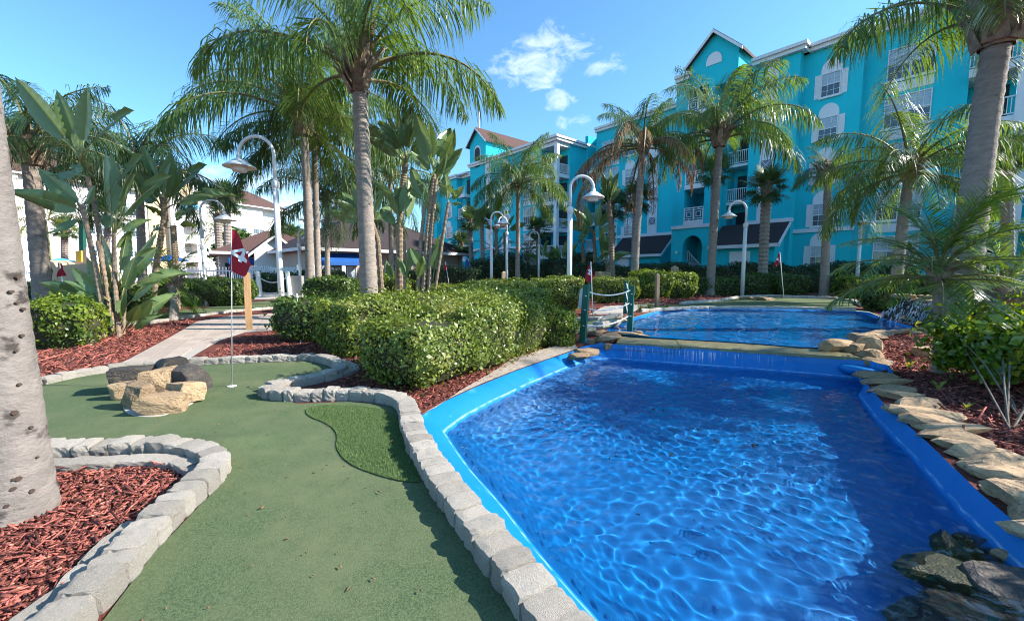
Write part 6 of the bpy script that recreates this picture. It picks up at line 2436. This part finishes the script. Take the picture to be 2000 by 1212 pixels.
# ---- posts
def post(label, base, top, w, m, cap=True, name='post', yaw=0):
    t = thing(name, label, 'post', base)
    b, tp = Vector(base), Vector(top)
    c, s = math.cos(yaw) * w / 2, math.sin(yaw) * w / 2
    ring = [b + Vector((c * x - s * y, s * x + c * y, 0)) for x, y in ((-1, -1), (1, -1), (1, 1), (-1, 1))]
    mb = MB()
    mb.prism(ring, tp - b)
    mb.build('shaft', M[m], t)
    if cap:
        mb = MB()
        hi = [tp + Vector((c * x - s * y, s * x + c * y, 0)) for x, y in ((-1, -1), (1, -1), (1, 1), (-1, 1))]
        P = hi + [tp + Vector((0, 0, w * .35))]
        mb.add(P, [(0, 1, 4), (1, 2, 4), (2, 3, 4), (3, 0, 4), (3, 2, 1, 0)])
        mb.build('cap', M[m], t)
    return t


b = G(487, 644)
post('square tan wooden post beside the paved path behind the red number flag', b, A(482, 534, b.y), .13, 'wood', yaw=.5)
b = G(1283, 602)
post('weathered wooden post by the upper pool right of the rope bridge', b, A(1284, 536, b.y), .11, 'old_wood', yaw=.3)
b = on_ground(1317, 22)
post('short tan bollard in the shaded hedge near the stair arch', b, A(1318, 522, 22), .28, 'cave', yaw=.3, name='bollard')
b = on_ground(984, 26)
post('short tan bollard behind the clipped hedge row near the twin lamps', b, A(984, 532, 26), .26, 'cave', yaw=.3, name='bollard')
b = on_ground(583, 8.0)
t = thing('garden_stake', 'thin grey stake with a small light head in front of the loose hedge', 'stake', b)
MB().tube([b, A(580, 580, 8.0)], .012, 6).build('shaft', M['pole_grey'], t)
MB().lathe([(.0, .10), (.02, .08), (.03, .02), (.02, 0), (0, 0)], 8, A(580, 582, 8.0)).build('head', M['pole_grey'], t)

# white bollards joined by rope before the fence
prev = None
for i, (px_, lab) in enumerate([(491, 'white bollard just right of the tan wooden post'), (508, 'second white bollard right of the tan wooden post'), (566, 'white bollard right of the tall lamp post')]):
    b = on_ground(px_, 23.5)
    tp = A(px_ - 5, 531, 23.5)
    t = thing('bollard', lab, 'bollard', b, 'white bollards with rope')
    MB().tube([b, tp, tp + Vector((0, 0, .08))], [.13, .12, .03], 8).build('shaft', M['white_paint'], t)
    if prev is not None:
        pts = [prev.lerp(tp, j / 8) - Vector((0, 0, .25 + .35 * (1 - (2 * j / 8 - 1) ** 2))) for j in range(9)]
        o = MB().tube(pts, .03, 5).build('rope', M['rope'])
        tag(o, ('rope hanging between the two white bollards by the wooden post', 'rope hanging behind the tall lamp post to the white bollard')[i - 1], 'rope')
    prev = tp
o = MB().box(-12.9, -12.1, 23.6, 24.2, 0, 1.15).build('bin_body', mat('bin_grey', (.30, .30, .30), (.25, .25, .25)))
o.name = 'waste_bin'
tag(o, 'grey waste bin behind the white bollard', 'bin')

# white fences
def fence(label, p0, p1, z0, z1, step, w, m='white_paint', name='fence', solid=False):
    t = thing(name, label, 'fence', p0, 'white fences')
    p0, p1 = Vector(p0), Vector(p1)
    d = (p1 - p0).normalized()
    L_ = (p1 - p0).length
    for zz in (z0 + .2, z1 - .3):
        MB().bar(p0 + Vector((0, .05, zz)), p1 + Vector((0, .05, zz)), .05, .1).build('rail', M[m], t)
    n = int(L_ / step)
    me = mesh_data('picket', *[(lambda q: (q.V, q.F))(MB().prism([(-w / 2, 0, z0), (w / 2, 0, z0), (w / 2, 0, z1 - .06), (0, 0, z1), (-w / 2, 0, z1 - .06)], (0, .025, 0)))][0], M[m])
    for i in range(n + 1):
        q = p0 + d * (i * step)
        put('picket', me, t, (q.x, q.y, 0), (0, 0, math.atan2(d.y, d.x)))
    return t


fence('white picket fence right of the red number flag', (-21.2, 31.5, 0), (-18.2, 31.3, 0), .05, 1.85, .17, .10)
fence('tall white panel fence behind the central lamp post', (-18.1, 31.0, 0), (-13.2, 30.2, 0), .05, 1.75, .31, .30)
fence('white picket fence behind the square dark hedge at left', (-27.5, 32, 0), (-21.6, 32, 0), .05, 1.75, .25, .07)
fence('white picket fence before the cream building balconies', (-36, 30.5, 0), (-28.5, 31.5, 0), .05, 1.6, .3, .07)

# ---- rope bridge posts over the upper pool
t = thing('rope_bridge', 'little bridge rail of green posts with white ropes at the weir end', 'bridge', G(1138, 662))
P = []
for (bx, by, tx, ty, w) in [(1137, 668, 1146, 556, .115), (1230, 640, 1234, 558, .11), (1221, 612, 1224, 549, .11)]:
    b = G(bx, by)
    b.z -= .1
    tp = A(tx, ty, b.y)
    mb = MB()
    ring = [b + Vector((math.cos(a) * w * .7, math.sin(a) * w * .7, 0)) for a in (R(20), R(110), R(200), R(290))]
    mb.prism(ring, tp - b)
    mb.build('post', M['green_paint'], t)
    mb = MB()
    for q in (.35, .6, .82):
        c = b.lerp(tp, q)
        mb.lathe([(0, -.0), (.018, 0), (.018, .02), (0, .02)], 8, c + Vector((-.02, -w * .72, 0)))
    mb.build('bolt', M['pole_grey'], t)
    P.append((b, tp))
for q in (.90, .63, .36):
    a, b = P[0][0].lerp(P[0][1], q), P[1][0].lerp(P[1][1], q + .02)
    MB().tube([a.lerp(b, j / 12) - Vector((0, 0, .10 * (1 - (2 * j / 12 - 1) ** 2))) for j in range(13)], .014, 6).build('rope', M['rope'], t)
    c = P[2][0].lerp(P[2][1], q + .05)
    MB().tube([b.lerp(c, j / 8) - Vector((0, 0, .12 * (1 - (2 * j / 8 - 1) ** 2))) for j in range(9)], .014, 6).build('rope', M['rope'], t)
b, tp = P[0]
t = thing('notice_board', 'white board fixed to the near green bridge post', 'board', b.lerp(tp, .5))
c = b.lerp(tp, .78) + Vector((0, .08, 0))
mb = MB()
ring = [c + Vector((-.13, 0, -.20)), c + Vector((.07, .03, -.20)), c + Vector((.10, .03, .17)), c + Vector((-.06, 0, .20)), c + Vector((-.10, 0, .15))]
mb.prism(ring, (0, .015, 0))
mb.build('panel', M['white_paint'], t)

# rocks on the far green
for pxy, s, me, lab in [((1462, 585), (.85, .5, .22), FLAT[1], 'flat stone lying on the far putting green, left one'), ((1496, 587), (1.0, .5, .2), FLAT[3], 'flat stone lying on the far putting green, right one')]:
    p = G(*pxy)
    tag(put('garden_stone', me, None, (p.x, p.y, p.z + .06), (0, .1, .3), s), lab, 'stone')
p = on_ground(1178, 24)
tag(put('boulder', TAN[1], None, (p.x, p.y, .6), (0, 0, .4), (1.0, .8, 1.6)), 'pinkish boulder in the shaded planting behind the rope bridge', 'boulder')

# ---- play area at far left
Yp = 21
t = thing('play_cave', 'tan moulded play cave with a round opening behind the low hedge at left', 'play structure', on_ground(110, Yp))
def gp(px_, py_, dy=0):
    return A(px_, py_, Yp + dy)
V_, F_ = [], []
outer = [(82, 575), (82, 512), (92, 508), (104, 512), (112, 524), (113, 545), (108, 560), (118, 575)]
inner = [(84, 572), (84, 520), (90, 517), (100, 521), (104, 530), (101, 540), (95, 548), (95, 572)]
for dy in (0, 1.6):
    V_ += [gp(x, y, 0) + Vector((0, dy, 0)) for x, y in outer] + [gp(x, y, 0) + Vector((0, dy, 0)) for x, y in inner]
n = len(outer)
for i in range(n - 1):
    F_ += [(i, i + 1, n + i + 1, n + i), (2 * n + i, 3 * n + i, 3 * n + i + 1, 2 * n + i + 1), (i, 2 * n + i, 2 * n + i + 1, i + 1), (n + i, n + i + 1, 3 * n + i + 1, 3 * n + i)]
put('shell', mesh_data('shell', V_, F_, M['cave'], False), t)
mb = MB()
mb.prism([gp(112, 575), gp(112, 520), gp(130, 517), gp(170, 514), gp(172, 575)], (0, 1.5, 0))
mb.build('side_wall', M['cave'], t)
mb = MB()
mb.prism([gp(138, 522, 1), gp(168, 482, 1), gp(170, 522, 1)], (0, .4, 0))
mb.build('slide', M['pink_wall'], t)
mb = MB()
mb.prism([gp(148, 512, .6), gp(147, 490, .6), gp(158, 489, .6), gp(159, 511, .6)], (0, .08, 0))
mb.build('panel', M['yellow'], t)
mb = MB()
for px_ in (161, 165):
    mb.tube([gp(px_, 560, 1.2), gp(px_ - 2, 430, 1.2)], .11, 6)
mb.build('post', M['green_paint'], t)
for px_, py_, Y, rad, m, lab in [(118, 506, 33, 1.5, 'awning_light', 'open turquoise umbrella behind the play cave'), (330, 500, 34, 1.3, 'awning', 'blue umbrella behind the paddle leaves'), ]:
    b = on_ground(px_, Y)
    tp = A(px_, py_, Y)
    t = thing('umbrella', lab, 'umbrella', b)
    MB().tube([b, tp], .04, 6).build('pole', M['white_paint'], t)
    MB().lathe([(0, .1), (rad * .5, -.08), (rad, -.35), (rad * .98, -.40), (0, -.05)], 10, tp).build('canopy', M[m], t)
b = on_ground(913, 30)
tp = A(912, 506, 30)
t = thing('umbrella', 'closed dark blue umbrella beside the pavilion', 'umbrella', b)
MB().tube([b, tp], .04, 6).build('pole', M['pole_grey'], t)
MB().lathe([(0, .05), (.10, -.1), (.24, -.9), (.22, -1.45), (.05, -1.5)], 9, tp).build('canopy', M['awning'], t)
